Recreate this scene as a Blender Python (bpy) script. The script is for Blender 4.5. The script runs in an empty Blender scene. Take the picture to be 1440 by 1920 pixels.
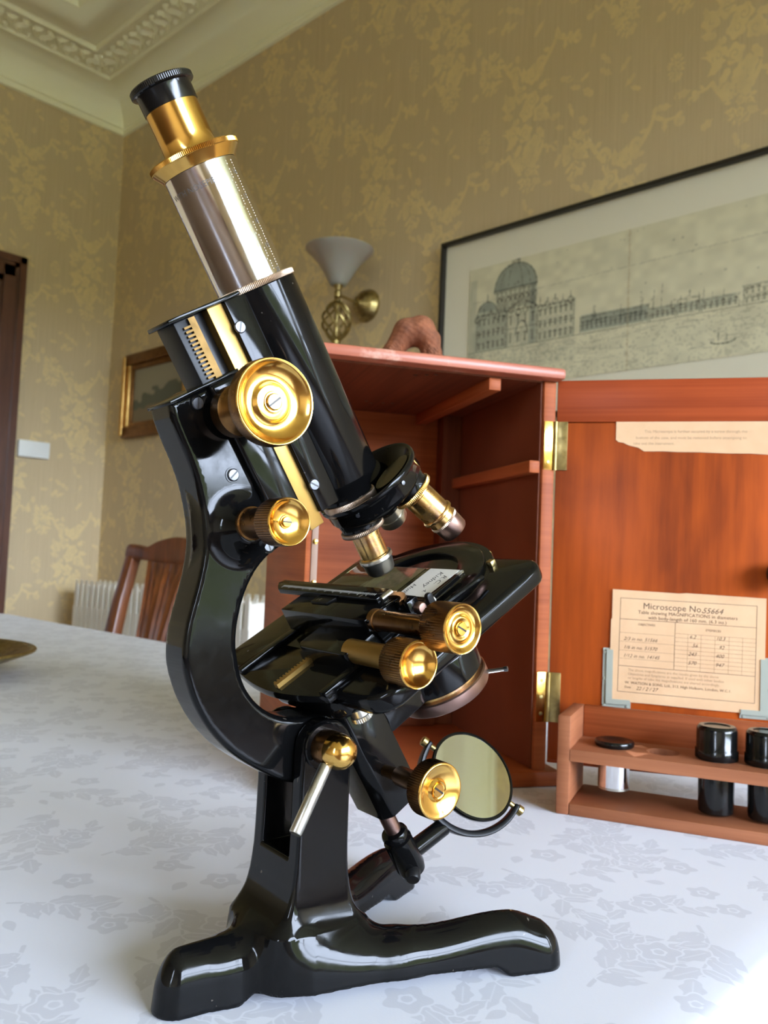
import bpy, bmesh, math, random
import numpy as np
from mathutils import Vector, Matrix

random.seed(7)
SC = bpy.context.scene
COL = SC.collection
PI = math.pi

# ------------------------------------------------------------------ camera
def look_matrix(pitch, roll, yaw):
    cy, sy, cp, sp, cr, sr = math.cos(yaw), math.sin(yaw), math.cos(pitch), math.sin(pitch), math.cos(roll), math.sin(roll)
    fwd = Vector((sy*cp, cy*cp, sp)); right = Vector((cy, -sy, 0)); up = right.cross(fwd)
    r2 = right*cr + up*sr; u2 = up*cr - right*sr
    return Matrix(((r2.x, u2.x, -fwd.x), (r2.y, u2.y, -fwd.y), (r2.z, u2.z, -fwd.z)))
CAM = Vector((0, 0, .915))
cam = bpy.data.cameras.new('camera'); camo = bpy.data.objects.new('camera', cam); COL.objects.link(camo)
camo.matrix_world = Matrix.Translation(CAM) @ look_matrix(0.05769202, 0.04129592, -0.75912554).to_4x4()
cam.sensor_fit = 'VERTICAL'; cam.sensor_height = 36; cam.lens = 36*1560/1920
cam.clip_start = .02; cam.clip_end = 60
cam.dof.use_dof = True; cam.dof.focus_distance = .325; cam.dof.aperture_fstop = 23
SC.camera = camo

# ------------------------------------------------------------------ world, daylight through the windows, exposure
WX, BY = 4.2, -3.1                 # the window wall (+x) and the wall behind the camera (-y)
WALL_L, WALL_R = -3.717, 1.955
FLOOR_TO_CORNICE, CEIL = 2.937, 3.14
w = bpy.data.worlds.new('overcast_day'); SC.world = w; w.use_nodes = True
nt = w.node_tree; nt.nodes.clear()
def N(nt, t, **k):
    n = nt.nodes.new(t)
    for a, v in k.items():
        if a.startswith('i_'):
            key = a[2:].replace('_', ' ')
            n.inputs[key].default_value = v
        else: setattr(n, a, v)
    return n
_tc = N(nt, 'ShaderNodeTexCoord'); _sx = N(nt, 'ShaderNodeSeparateXYZ')
nt.links.new(_tc.outputs['Generated'], _sx.inputs[0])
_no = N(nt, 'ShaderNodeTexNoise', i_Scale=9.0, i_Detail=6.0); nt.links.new(_tc.outputs['Generated'], _no.inputs['Vector'])
_m1 = N(nt, 'ShaderNodeMath', operation='MULTIPLY_ADD'); _m1.inputs[1].default_value = -.18; nt.links.new(_no.outputs[0], _m1.inputs[0]); nt.links.new(_sx.outputs['Z'], _m1.inputs[2])
_rp = N(nt, 'ShaderNodeMapRange', interpolation_type='SMOOTHSTEP'); _rp.inputs['From Min'].default_value = -.02; _rp.inputs['From Max'].default_value = .02
nt.links.new(_m1.outputs[0], _rp.inputs['Value'])
_gr = N(nt, 'ShaderNodeValToRGB'); _gr.color_ramp.elements[0].color = (.022, .030, .016, 1); _gr.color_ramp.elements[1].color = (.085, .105, .055, 1)
_n2 = N(nt, 'ShaderNodeTexNoise', i_Scale=25.0, i_Detail=5.0); nt.links.new(_tc.outputs['Generated'], _n2.inputs['Vector']); nt.links.new(_n2.outputs[0], _gr.inputs[0])
_mx = N(nt, 'ShaderNodeMix', data_type='RGBA'); nt.links.new(_rp.outputs[0], _mx.inputs['Factor'])
nt.links.new(_gr.outputs[0], _mx.inputs['A']); _mx.inputs['B'].default_value = (.80, .93, 1.16, 1)
_bg = N(nt, 'ShaderNodeBackground', i_Strength=7.0); nt.links.new(_mx.outputs['Result'], _bg.inputs['Color'])
_wo = N(nt, 'ShaderNodeOutputWorld'); nt.links.new(_bg.outputs[0], _wo.inputs[0])
# openings: (wall, lo, hi, z0, z1)
WINDOWS = [('x', -1.3, 1.85, .45, 2.85), ('r', 2.7, 3.4, .55, 2.7), ('y', .45, .80, .60, 2.6)]  # the narrow 'y' opening is added, unseen, for a streak on the draw tube
for k, (ax, a, b, z0, z1) in enumerate(WINDOWS):
    L = bpy.data.lights.new('window_daylight', 'AREA'); L.shape = 'RECTANGLE'; L.size = b-a; L.size_y = z1-z0
    L.cycles.is_portal = True
    o = bpy.data.objects.new('window_daylight', L); COL.objects.link(o)
    if ax == 'x': o.location = (WX+.1, (a+b)/2, (z0+z1)/2); o.rotation_euler = (PI/2, 0, PI/2)
    elif ax == 'r': o.location = ((a+b)/2, WALL_R+.1, (z0+z1)/2); o.rotation_euler = (-PI/2, 0, 0)
    else: o.location = ((a+b)/2, BY-.1, (z0+z1)/2); o.rotation_euler = (PI/2, 0, 0)
vs = SC.view_settings; vs.view_transform = 'Standard'; vs.look = 'None'; vs.gamma = 1; vs.use_curve_mapping = False; vs.exposure = 2.52
SC.cycles.max_bounces = 10; SC.cycles.diffuse_bounces = 6; SC.cycles.glossy_bounces = 6; SC.cycles.transmission_bounces = 6; SC.cycles.use_denoising = True
SC.cycles.sample_clamp_indirect = 6

# ------------------------------------------------------------------ helpers
def link(o, parent=None):
    COL.objects.link(o)
    if parent is not None: o.parent = parent
    return o
def tag(o, label=None, cat=None, group=None, kind=None):
    if label: o['label'] = label
    if cat: o['category'] = cat
    if group: o['group'] = group
    if kind: o['kind'] = kind
    return o
def thing(name, label, cat, loc=(0, 0, 0), rz=0.0, group=None):
    o = bpy.data.objects.new(name, None); o.empty_display_size = .02; COL.objects.link(o)
    o.location = loc; o.rotation_euler = (0, 0, rz)
    return tag(o, label, cat, group)
def finish(name, bm, m, parent=None, smooth=35, label=None, normals=True):
    if normals: bmesh.ops.recalc_face_normals(bm, faces=bm.faces)
    me = bpy.data.meshes.new(name); bm.to_mesh(me); bm.free()
    if m is not None: me.materials.append(m)
    if smooth:
        me.shade_smooth()
        if smooth < 180: me.set_sharp_from_angle(angle=math.radians(smooth))
    o = link(bpy.data.objects.new(name, me), parent)
    if label: o['label'] = label
    return o
def struct(name, bm, m, parent=None, smooth=35):
    o = finish(name, bm, m, parent, smooth)
    if parent is None: o['kind'] = 'structure'
    return o
class Fr:
    """a frame: maps (a,b,c) millimetres to metres"""
    def __init__(s, o, ex, ey, ez, k=.001): s.o = Vector(o); s.e = (Vector(ex), Vector(ey), Vector(ez)); s.k = k
    def __call__(s, a, b, c): return s.o + (s.e[0]*a + s.e[1]*b + s.e[2]*c)*s.k
    def at(s, a, b, c): return Fr(s(a, b, c), *s.e, s.k)
    def axes(s, i, j, l, sg=(1, 1, 1)): return Fr(s.o, s.e[i]*sg[0], s.e[j]*sg[1], s.e[l]*sg[2], s.k)
def frame_z(o, z, xh=(1, 0, 0), k=.001):
    z = Vector(z).normalized(); x = Vector(xh); x = x - z*x.dot(z)
    if x.length < 1e-4: x = Vector((0, 1, 0)) - z*z.y
    x.normalize(); return Fr(o, x, z.cross(x), z, k)
W1 = Fr((0, 0, 0), (1, 0, 0), (0, 1, 0), (0, 0, 1), 1.0)   # metres, world
def bevel(bm, w, seg=2, ang=30, faces=None):
    es = [e for e in bm.edges if e.is_manifold and len(e.link_faces) == 2 and e.calc_face_angle(0) > math.radians(ang)]
    if es and w > 0: bmesh.ops.bevel(bm, geom=es, offset=w, segments=seg, profile=.5, affect='EDGES', clamp_overlap=True)
def box(bm, f, x0, x1, y0, y1, z0, z1):
    v = [bm.verts.new(f(x, y, z)) for z in (z0, z1) for x, y in ((x0, y0), (x1, y0), (x1, y1), (x0, y1))]
    for q in ((0, 3, 2, 1), (4, 5, 6, 7), (0, 1, 5, 4), (1, 2, 6, 5), (2, 3, 7, 6), (3, 0, 4, 7)): bm.faces.new([v[i] for i in q])
    return v
def bbox(f, x0, x1, y0, y1, z0, z1, bw=0.0, seg=2):
    bm = bmesh.new(); box(bm, f, x0, x1, y0, y1, z0, z1); bmesh.ops.recalc_face_normals(bm, faces=bm.faces); bevel(bm, bw*getattr(f, 'k', 1), seg); return bm
def prism(f, pts, c0, c1, bw=0.0, seg=2, ang=30, bm=None):
    own = bm is None
    if own: bm = bmesh.new()
    a = [bm.verts.new(f(p[0], p[1], c0)) for p in pts]; b = [bm.verts.new(f(p[0], p[1], c1)) for p in pts]
    n = len(pts); bm.faces.new(a[::-1]); bm.faces.new(b)
    for i in range(n): bm.faces.new((a[i], a[(i+1) % n], b[(i+1) % n], b[i]))
    if own:
        bmesh.ops.recalc_face_normals(bm, faces=bm.faces); bevel(bm, bw*getattr(f, 'k', 1), seg, ang)
    return bm
def lathe(f, prof, n=48, knurl=None, bm=None, caps=True):
    """prof: list of (r,h); knurl: dict index->(teeth amplitude)  -> teeth share n"""
    bm = bm or bmesh.new(); rings = []
    for i, (r, h) in enumerate(prof):
        if r < 1e-5: rings.append([bm.verts.new(f(0, 0, h))]); continue
        ring = []
        for k in range(n):
            rr = r
            if knurl and i in knurl: rr = r - (knurl[i] if k % 2 else 0)
            ring.append(bm.verts.new(f(rr*math.cos(2*PI*k/n), rr*math.sin(2*PI*k/n), h)))
        rings.append(ring)
    for A, B in zip(rings, rings[1:]):
        if len(A) == 1 and len(B) == 1: continue
        for k in range(n):
            k2 = (k+1) % n
            if len(A) == 1: bm.faces.new((A[0], B[k], B[k2]))
            elif len(B) == 1: bm.faces.new((A[k], A[k2], B[0]))
            else: bm.faces.new((A[k], A[k2], B[k2], B[k]))
    for R_, rev in ((rings[0], True), (rings[-1], False)):
        if caps and len(R_) > 1: bm.faces.new(R_[::-1] if rev else R_)
    return bm
def tube(pts, rad, n=12, bm=None, closed=False):
    bm = bm or bmesh.new(); pts = [Vector(p) for p in pts]; m = len(pts)
    rad = [rad]*m if not hasattr(rad, '__len__') else rad
    prev = None; rings = []
    for i, p in enumerate(pts):
        d = (pts[(i+1) % m] if closed or i < m-1 else p) - (pts[i-1] if closed or i > 0 else p)
        d.normalize()
        x = prev - d*prev.dot(d) if prev is not None else d.orthogonal()
        if x.length < 1e-6: x = d.orthogonal()
        x.normalize(); prev = x; y = d.cross(x)
        rings.append([bm.verts.new(p + (x*math.cos(2*PI*k/n) + y*math.sin(2*PI*k/n))*rad[i]) for k in range(n)])
    for a in range(m if closed else m-1):
        A, B = rings[a], rings[(a+1) % m]
        for k in range(n): bm.faces.new((A[k], A[(k+1) % n], B[(k+1) % n], B[k]))
    if not closed: bm.faces.new(rings[0][::-1]); bm.faces.new(rings[-1])
    return bm
def spline(P, n=8, closed=False):
    P = [np.array(p, float) for p in P]; m = len(P); out = []
    for i in range(m if closed else m-1):
        g = (lambda j: P[j % m]) if closed else (lambda j: P[min(max(j, 0), m-1)])
        a, b, c, d = g(i-1), g(i), g(i+1), g(i+2)
        for k in range(n):
            t = k/n
            out.append(.5*((2*b) + (c-a)*t + (2*a-5*b+4*c-d)*t*t + (3*b-a-3*c+d)*t**3))
    if not closed: out.append(P[-1])
    return out
def text_bm(txt, size, fn, align='LEFT', shear=0.0, bm=None, space=1.0):
    cu = bpy.data.curves.new('t', 'FONT'); cu.body = txt; cu.size = size; cu.align_x = align; cu.shear = shear; cu.resolution_u = 2; cu.space_character = space
    o = bpy.data.objects.new('t', cu); COL.objects.link(o)
    me = bpy.data.meshes.new_from_object(o.evaluated_get(bpy.context.evaluated_depsgraph_get()))
    bpy.data.objects.remove(o); bpy.data.curves.remove(cu)
    bm = bm or bmesh.new(); vs_ = [bm.verts.new(fn(v.co.x, v.co.y)) for v in me.vertices]
    for p in me.polygons:
        try: bm.faces.new([vs_[i] for i in p.vertices])
        except ValueError: pass
    bpy.data.meshes.remove(me); return bm
# implicit surfaces -> quads (naive surface nets, then projected on the surface)
def nets(fn, lo, hi, step):
    ax = [np.arange(lo[i], hi[i]+step, step) for i in range(3)]
    X, Y, Z = np.meshgrid(*ax, indexing='ij'); D = fn(X, Y, Z); S = D < 0
    sh = np.array(D.shape)-1
    cnt = np.zeros(sh); acc = np.zeros((*sh, 3))
    cor = [(i, j, k) for i in (0, 1) for j in (0, 1) for k in (0, 1)]
    sl = lambda c: tuple(slice(c[i], c[i]+sh[i]) for i in range(3))
    for a in cor:
        for b in cor:
            if sum(b)-sum(a) == 1 and all(b[i] >= a[i] for i in range(3)):
                da, db = D[sl(a)], D[sl(b)]; m = (da < 0) != (db < 0)
                t = np.where(m, da/np.where(m, da-db, 1), 0)
                cnt += m
                for i in range(3): acc[..., i] += np.where(m, a[i]+t*(b[i]-a[i]), 0)
    act = cnt > 0; idx = -np.ones(sh, int); idx[act] = np.arange(act.sum())
    cells = np.argwhere(act); P = (cells + acc[act]/cnt[act][:, None])*step + np.array(lo)
    F = []
    for d in range(3):
        e = [0, 0, 0]; e[d] = 1; u, v = [(1, 2), (2, 0), (0, 1)][d]
        A = S[tuple(slice(0, sh[i]) for i in range(3))]; B = S[sl(e)]
        for fl, M_ in ((0, A & ~B), (1, ~A & B)):
            c = np.argwhere(M_); c = c[(c[:, u] > 0) & (c[:, v] > 0)]
            if not len(c): continue
            o = lambda du, dv: idx[tuple((c - np.array([du if i == u else dv if i == v else 0 for i in range(3)])).T)]
            q = np.stack([o(1, 1), o(0, 1), o(0, 0), o(1, 0)], 1)
            F.append(q if fl == 0 else q[:, ::-1])
    F = np.concatenate(F)
    h = step*.05
    def grad(P):
        return np.stack([(fn(*(P+h*np.eye(3)[i]).T) - fn(*(P-h*np.eye(3)[i]).T))/(2*h) for i in range(3)], 1)
    for _ in range(3):
        g = grad(P); f0 = fn(*P.T); mv = -f0[:, None]*g/np.maximum((g*g).sum(1), .05)[:, None]
        L_ = np.linalg.norm(mv, axis=1, keepdims=True); P = P + mv*np.minimum(1, .6*step/np.maximum(L_, 1e-9))
    g = grad(P); g /= np.maximum(np.linalg.norm(g, axis=1, keepdims=True), 1e-9)
    return P, F, g
def sdf_object(name, fn, lo, hi, step, f, m, parent, label=None):
    P, F, g = nets(fn, lo, hi, step)
    E = np.array([list(e) for e in f.e]); V = np.array(f.o) + (P @ E)*f.k; Nn = g @ E
    if np.linalg.det(E) < 0: F = F[:, ::-1]
    me = bpy.data.meshes.new(name); me.from_pydata(V.tolist(), [], F.tolist()); me.update(); me.shade_smooth()
    me.normals_split_custom_set_from_vertices([tuple(n) for n in Nn])
    me.materials.append(m)
    o = link(bpy.data.objects.new(name, me), parent)
    if label: o['label'] = label
    return o
def smin(a, b, k):
    h = np.clip(.5+.5*(b-a)/k, 0, 1); return b*(1-h)+a*h - k*h*(1-h)
def smax(a, b, k): return -smin(-a, -b, k)
def poly_sdf(P):
    P = np.array(P, float); A = P; B = np.roll(P, -1, 0)
    def fn(x, y):
        shp = np.shape(x); x = np.ravel(x); y = np.ravel(y); d = np.full(x.shape, 1e18); ins = np.zeros(x.shape, bool)
        for a, b in zip(A, B):
            e = b-a; L2 = e@e
            if L2 < 1e-12: continue
            t = np.clip(((x-a[0])*e[0]+(y-a[1])*e[1])/L2, 0, 1)
            d = np.minimum(d, (x-a[0]-t*e[0])**2+(y-a[1]-t*e[1])**2)
            c = (a[1] > y) != (b[1] > y)
            if abs(e[1]) > 1e-12: ins ^= c & (x < a[0]+(y-a[1])*e[0]/e[1])
        d = np.sqrt(d); return np.where(ins, -d, d).reshape(shp)
    return fn
# ------------------------------------------------------------------ pictures painted by the script
def new_image(name, a, data=True):
    h, w_ = a.shape[:2]; im = bpy.data.images.new(name, w_, h, float_buffer=False)
    if data: im.colorspace_settings.name = 'Non-Color'
    px = np.ones((h, w_, 4), np.float32)
    px[..., :3] = a[..., None] if a.ndim == 2 else a
    im.pixels.foreach_set(px.ravel()); im.update(); im.pack(); return im
class Canvas:
    """tileable mask, unit square"""
    def __init__(s, n): s.n = n; s.a = np.zeros((n, n), np.float32)
    def stamp(s, cx, cy, r, fn, val=1.0):
        n = s.n; R_ = int(r*n)+2; ix = int(cx*n); iy = int(cy*n)
        X, Y = np.meshgrid(np.arange(ix-R_, ix+R_+1), np.arange(iy-R_, iy+R_+1))
        m = np.clip(fn((X+.5)/n-cx, (Y+.5)/n-cy)*n+.5, 0, 1)
        i = (Y % n, X % n); s.a[i] = s.a[i]*(1-m) + val*m
    def leaf(s, x, y, L, wd, ang, val=1.0, lobes=0, lob=.0, edge=0.0):
        if edge:
            s.leaf(x-edge*math.cos(ang), y-edge*math.sin(ang), L+2.2*edge, wd+edge, ang, 0.0, lobes, lob)
        c, sn = math.cos(ang), math.sin(ang)
        def fn(dx, dy):
            u = (dx*c+dy*sn)/L; v = -dx*sn+dy*c
            uu = np.clip(u, 0, 1); wv = wd*np.sin(PI*uu**.75)*(1+lob*np.sin(lobes*2*PI*uu))
            return np.where((u < 0) | (u > 1), -1, wv-np.abs(v))
        s.stamp(x, y, L*1.1+wd, fn, val)
    def blob(s, x, y, r, val=1.0, pet=0, amp=.0, ph=0.0, edge=0.0):
        if edge: s.blob(x, y, r+edge, 0.0, pet, amp, ph)
        def fn(dx, dy):
            th = np.arctan2(dy, dx); return r*(1+amp*np.cos(pet*th+ph))-np.hypot(dx, dy)
        s.stamp(x, y, r*(1+amp)*1.05, fn, val)
    def line(s, pts, w0, w1=None, val=1.0):
        w1 = w0 if w1 is None else w1; m = len(pts)
        for i in range(m-1):
            (x0, y0), (x1, y1) = pts[i], pts[i+1]; wd = w0+(w1-w0)*i/max(1, m-1); L = math.hypot(x1-x0, y1-y0)+1e-9
            def fn(dx, dy):
                ex, ey = (x1-x0), (y1-y0); px_, py_ = dx+(x1-x0)/2, dy+(y1-y0)/2
                t = np.clip((px_*ex+py_*ey)/(L*L), 0, 1); return wd-np.hypot(px_-t*ex, py_-t*ey)
            s.stamp((x0+x1)/2, (y0+y1)/2, L/2+wd, fn, val)
    def spiral(s, x, y, r, turns, ang, w0, w1, dirn=1, val=1.0):
        k = int(18*turns); s.line([(x+r*(1-.85*i/k)*math.cos(ang+dirn*2*PI*turns*i/k), y+r*(1-.85*i/k)*math.sin(ang+dirn*2*PI*turns*i/k)) for i in range(k+1)], w0, w1, val)
def blur(a, k):
    for ax in (0, 1):
        a = sum(np.roll(a, d, ax) for d in range(-k, k+1))/(2*k+1)
    return a
def noise2(n, cells, rng):
    g = rng.random((cells, cells)); t = np.arange(n)*cells/n; i = t.astype(int); f = t-i; f = f*f*(3-2*f)
    a = g[i][:, i]*(1-f)[None]+g[i][:, (i+1) % cells]*f[None]; b = g[(i+1) % cells][:, i]*(1-f)[None]+g[(i+1) % cells][:, (i+1) % cells]*f[None]
    return a*(1-f)[:, None]+b*f[:, None]
# ------------------------------------------------------------------ materials
def mat(name, col=(.8, .8, .8), rough=.5, metal=0.0, spec=.5, coat=0.0, coat_rough=.05, **kw):
    m = bpy.data.materials.new(name); m.use_nodes = True
    b = m.node_tree.nodes['Principled BSDF']
    b.inputs['Base Color'].default_value = (*col, 1); b.inputs['Roughness'].default_value = rough; b.inputs['Metallic'].default_value = metal
    b.inputs['Specular IOR Level'].default_value = spec; b.inputs['Coat Weight'].default_value = coat; b.inputs['Coat Roughness'].default_value = coat_rough
    for k, v in kw.items(): b.inputs[k.replace('_', ' ')].default_value = v
    return m
def nodes(m): return m.node_tree, m.node_tree.nodes['Principled BSDF']
def coords(nt, kind='Object', scale=(1, 1, 1), rot=(0, 0, 0)):
    tc = N(nt, 'ShaderNodeTexCoord'); mp = N(nt, 'ShaderNodeMapping'); mp.inputs['Scale'].default_value = scale; mp.inputs['Rotation'].default_value = rot
    nt.links.new(tc.outputs[kind], mp.inputs[0]); return mp.outputs[0]
def ramp(nt, src, stops):
    r = N(nt, 'ShaderNodeValToRGB'); e = r.color_ramp.elements
    while len(e) < len(stops): e.new(.5)
    for el, (p, c) in zip(e, stops): el.position = p; el.color = (*c, 1) if len(c) == 3 else c
    nt.links.new(src, r.inputs[0]); return r.outputs[0]
def noise(nt, vec, scale, detail=4, rough=.55, dist=0.0):
    n = N(nt, 'ShaderNodeTexNoise', i_Scale=scale, i_Detail=detail, i_Roughness=rough, i_Distortion=dist); nt.links.new(vec, n.inputs['Vector']); return n.outputs[0]
def bump(nt, b, h, strength, dist=.001):
    n = N(nt, 'ShaderNodeBump', i_Strength=strength, i_Distance=dist); nt.links.new(h, n.inputs['Height']); nt.links.new(n.outputs[0], b.inputs['Normal'])
def mixc(nt, fac, a, b_):
    x = N(nt, 'ShaderNodeMix', data_type='RGBA')
    nt.links.new(fac, x.inputs['Factor'])
    for k, v in (('A', a), ('B', b_)):
        if isinstance(v, tuple): x.inputs[k].default_value = (*v, 1)
        else: nt.links.new(v, x.inputs[k])
    return x.outputs['Result']
def wood(name, dark, light, rough=.4, coat=.3, scale=(1, 1, 1), grain=60, coat_rough=.15, dirt=None, spec=.5):
    m = mat(name, light, rough, coat=coat, coat_rough=coat_rough, spec=spec); nt, b = nodes(m)
    v = coords(nt, 'Object', scale)
    a = noise(nt, v, 4, 3, .6, .6); g = noise(nt, coords(nt, 'Object', tuple(s*(grain if s > 3 else 2.2) for s in scale)), 1.0, 5, .65)
    ad = N(nt, 'ShaderNodeMath', operation='MULTIPLY_ADD'); nt.links.new(g, ad.inputs[0]); ad.inputs[1].default_value = .55; 
    mu = N(nt, 'ShaderNodeMath', operation='MULTIPLY'); nt.links.new(a, mu.inputs[0]); mu.inputs[1].default_value = .55; nt.links.new(mu.outputs[0], ad.inputs[2])
    c = ramp(nt, ad.outputs[0], [(.34, dark), (.72, light)])
    if dirt:
        d = ramp(nt, noise(nt, coords(nt, 'Object', (1, 1, 1)), 28, 5, .7), [(.56, (0, 0, 0)), (.72, (1, 1, 1))])
        c = mixc(nt, d, c, dirt)
    nt.links.new(c, b.inputs['Base Color']); bump(nt, b, g, .08, .0006); return m
def metal(name, col, rough, col2=None, scale=60, lo=.45, hi=.7, rvar=.12):
    m = mat(name, col, rough, 1.0); nt, b = nodes(m); v = coords(nt)
    n = noise(nt, v, scale, 5, .65)
    if col2 is not None: nt.links.new(ramp(nt, n, [(lo, col), (hi, col2)]), b.inputs['Base Color'])
    r = N(nt, 'ShaderNodeMapRange'); nt.links.new(noise(nt, v, scale*2.3, 4, .6), r.inputs['Value']); r.inputs['From Min'].default_value = .35; r.inputs['From Max'].default_value = .75
    r.inputs['To Min'].default_value = rough; r.inputs['To Max'].default_value = rough+rvar; nt.links.new(r.outputs[0], b.inputs['Roughness']); return m

M = {}
M['black'] = mat('black_lacquer', (.0024, .0024, .0026), .08, spec=.21)
nt, b = nodes(M['black']); v = coords(nt)
r = N(nt, 'ShaderNodeMapRange'); nt.links.new(noise(nt, v, 90, 6, .7), r.inputs['Value']); r.inputs['From Min'].default_value = .4; r.inputs['From Max'].default_value = .8; r.inputs['To Min'].default_value = .06; r.inputs['To Max'].default_value = .22
nt.links.new(r.outputs[0], b.inputs['Roughness'])
wr = ramp(nt, noise(nt, v, 240, 3, .5), [(.735, (.0030, .0030, .0032)), (.77, (.09, .075, .06))]); nt.links.new(wr, b.inputs['Base Color'])
M['satin_black'] = mat('satin_black', (.006, .0062, .007), .36, spec=.2)
M['bakelite'] = mat('black_bakelite', (.005, .005, .005), .16, spec=.4)
M['brass'] = metal('polished_brass', (.74, .45, .12), .13, (.62, .34, .085), 35, .45, .8, .08)
M['brass_plate'] = metal('lacquered_brass', (.46, .285, .085), .38, (.40, .24, .07), 30, .4, .8, .08)
M['brass_dark'] = metal('bronzed_brass', (.17, .085, .035), .26, (.33, .18, .06), 50, .45, .75, .12)
M['rack_brass'] = metal('rack_brass', (.15, .09, .032), .45, (.09, .055, .02), 60); M['brass_worn'] = metal('tarnished_brass', (.70, .44, .15), .2, (.32, .20, .15), 70, .46, .66, .15)
M['brass_old'] = metal('aged_brass', (.42, .32, .13), .3, (.20, .15, .06), 90, .42, .7, .2)
M['bronze_pink'] = metal('browned_copper', (.30, .19, .16), .28, (.22, .13, .11), 60)
M['nickel'] = metal('dull_nickel', (.52, .50, .44), .28, (.38, .37, .33), 70)
M['chrome'] = metal('polished_nickel', (.80, .79, .80), .07, (.70, .69, .70), 40, .4, .8, .1)
M['steel'] = metal('steel', (.13, .135, .15), .3, (.08, .08, .09), 80)
M['knurl'] = metal('knurled_metal', (.50, .38, .28), .32, (.36, .27, .21), 80)
M['grey_iron'] = mat('grey_painted_metal', (.33, .35, .30), .4, spec=.5)
M['strip'] = mat('dull_strip', (.27, .17, .12), .5, spec=.3); M['engrave_light'] = mat('engraving_light', (.62, .60, .55), .6); M['engrave'] = mat('engraving_fill', (.10, .09, .09), .5)
M['ink'] = mat('ink', (.14, .09, .06), .8); M['ink_black'] = mat('black_ink', (.02, .02, .025), .7); M['ink_faint'] = mat('faded_ink', (.38, .25, .15), .85)
M['paper'] = mat('old_card', (.66, .41, .23), .75); nt, b = nodes(M['paper'])
nt.links.new(ramp(nt, noise(nt, coords(nt), 38, 5, .6), [(.3, (.62, .385, .215)), (.75, (.69, .45, .26))]), b.inputs['Base Color'])
M['paper_label'] = mat('white_label', (.72, .71, .68), .6)
M['mirror'] = mat('mirror_silver', (.66, .67, .71), .03, 1.0)
M['glass'] = mat('clear_glass', (.93, .97, .94), .02, Transmission_Weight=1.0, IOR=1.5)
M['specimen'] = mat('stained_tissue', (.30, .12, .12), .5)
nt, b = nodes(M['specimen']); nt.links.new(ramp(nt, noise(nt, coords(nt), 400, 4), [(.4, (.05, .055, .04)), (.65, (.33, .20, .18))]), b.inputs['Base Color'])
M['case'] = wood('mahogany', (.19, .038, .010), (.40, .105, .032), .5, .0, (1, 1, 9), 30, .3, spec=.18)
M['case_shaded'] = wood('mahogany_shaded', (.085, .018, .006), (.19, .048, .017), .6, .0, (9, 1, 1), 30, spec=.3)  # darker copy of the mahogany: shade inside the case put into the colour
M['case_top'] = wood('mahogany_worn', (.30, .075, .04), (.50, .16, .09), .42, .2, (2, 9, 1), 26, .3, (.62, .36, .27))
M['door'] = wood('polished_mahogany', (.11, .020, .008), (.46, .085, .012), .36, .0, (3.5, 3.5, 1.6), 14, .12, spec=.10)
M['door_clamp'] = wood('polished_mahogany_cross', (.22, .035, .010), (.38, .072, .020), .36, .0, (1, 1, 9), 30, .14, spec=.12)
M['rack'] = wood('plain_mahogany', (.20, .062, .024), (.37, .135, .06), .6, 0, (2, 2, 9), 26, .3, spec=.3)
M['chair'] = wood('chair_wood', (.07, .016, .005), (.25, .072, .018), .34, .1, (6, 6, 1), 20, .15)
M['frame_dark'] = wood('door_wood', (.05, .016, .009), (.13, .045, .025), .28, .5, (8, 8, 1), 20, .15)
M['floor'] = wood('floor_boards', (.04, .02, .012), (.10, .05, .025), .4, .2, (1, 8, 1), 20)
M['gilt'] = metal('gilding', (.72, .46, .16), .34, (.55, .30, .09), 30, .4, .7, .15)
M['gilt_dark'] = metal('dark_gilding', (.24, .115, .04), .4, (.16, .07, .025), 30, .4, .7, .15)
M['plaster'] = mat('painted_plaster', (.92, .90, .68), .75)
M['radiator'] = mat('cream_enamel', (.88, .85, .76), .4)
M['white_plastic'] = mat('white_plastic', (.80, .82, .82), .4)
M['opal'] = mat('opal_glass', (.40, .385, .34), .35, Transmission_Weight=.25, Subsurface_Weight=.3)
M['terracotta'] = mat('terracotta', (.50, .19, .08), .8); nt, b = nodes(M['terracotta']); v = coords(nt)
nt.links.new(ramp(nt, noise(nt, v, 70, 6, .7), [(.3, (.10, .032, .013)), (.7, (.29, .095, .036))]), b.inputs['Base Color']); bump(nt, b, noise(nt, v, 220, 6, .7), .5, .002)
M['mat_board'] = mat('mount_board', (.72, .68, .54), .8)
M['thin_black'] = mat('black_frame', (.012, .010, .008), .35)
M['pane'] = mat('picture_glass', (1, 1, 1), .03, Transmission_Weight=1.0, IOR=1.45, Alpha=.12)
rng = np.random.default_rng(5)

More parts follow.
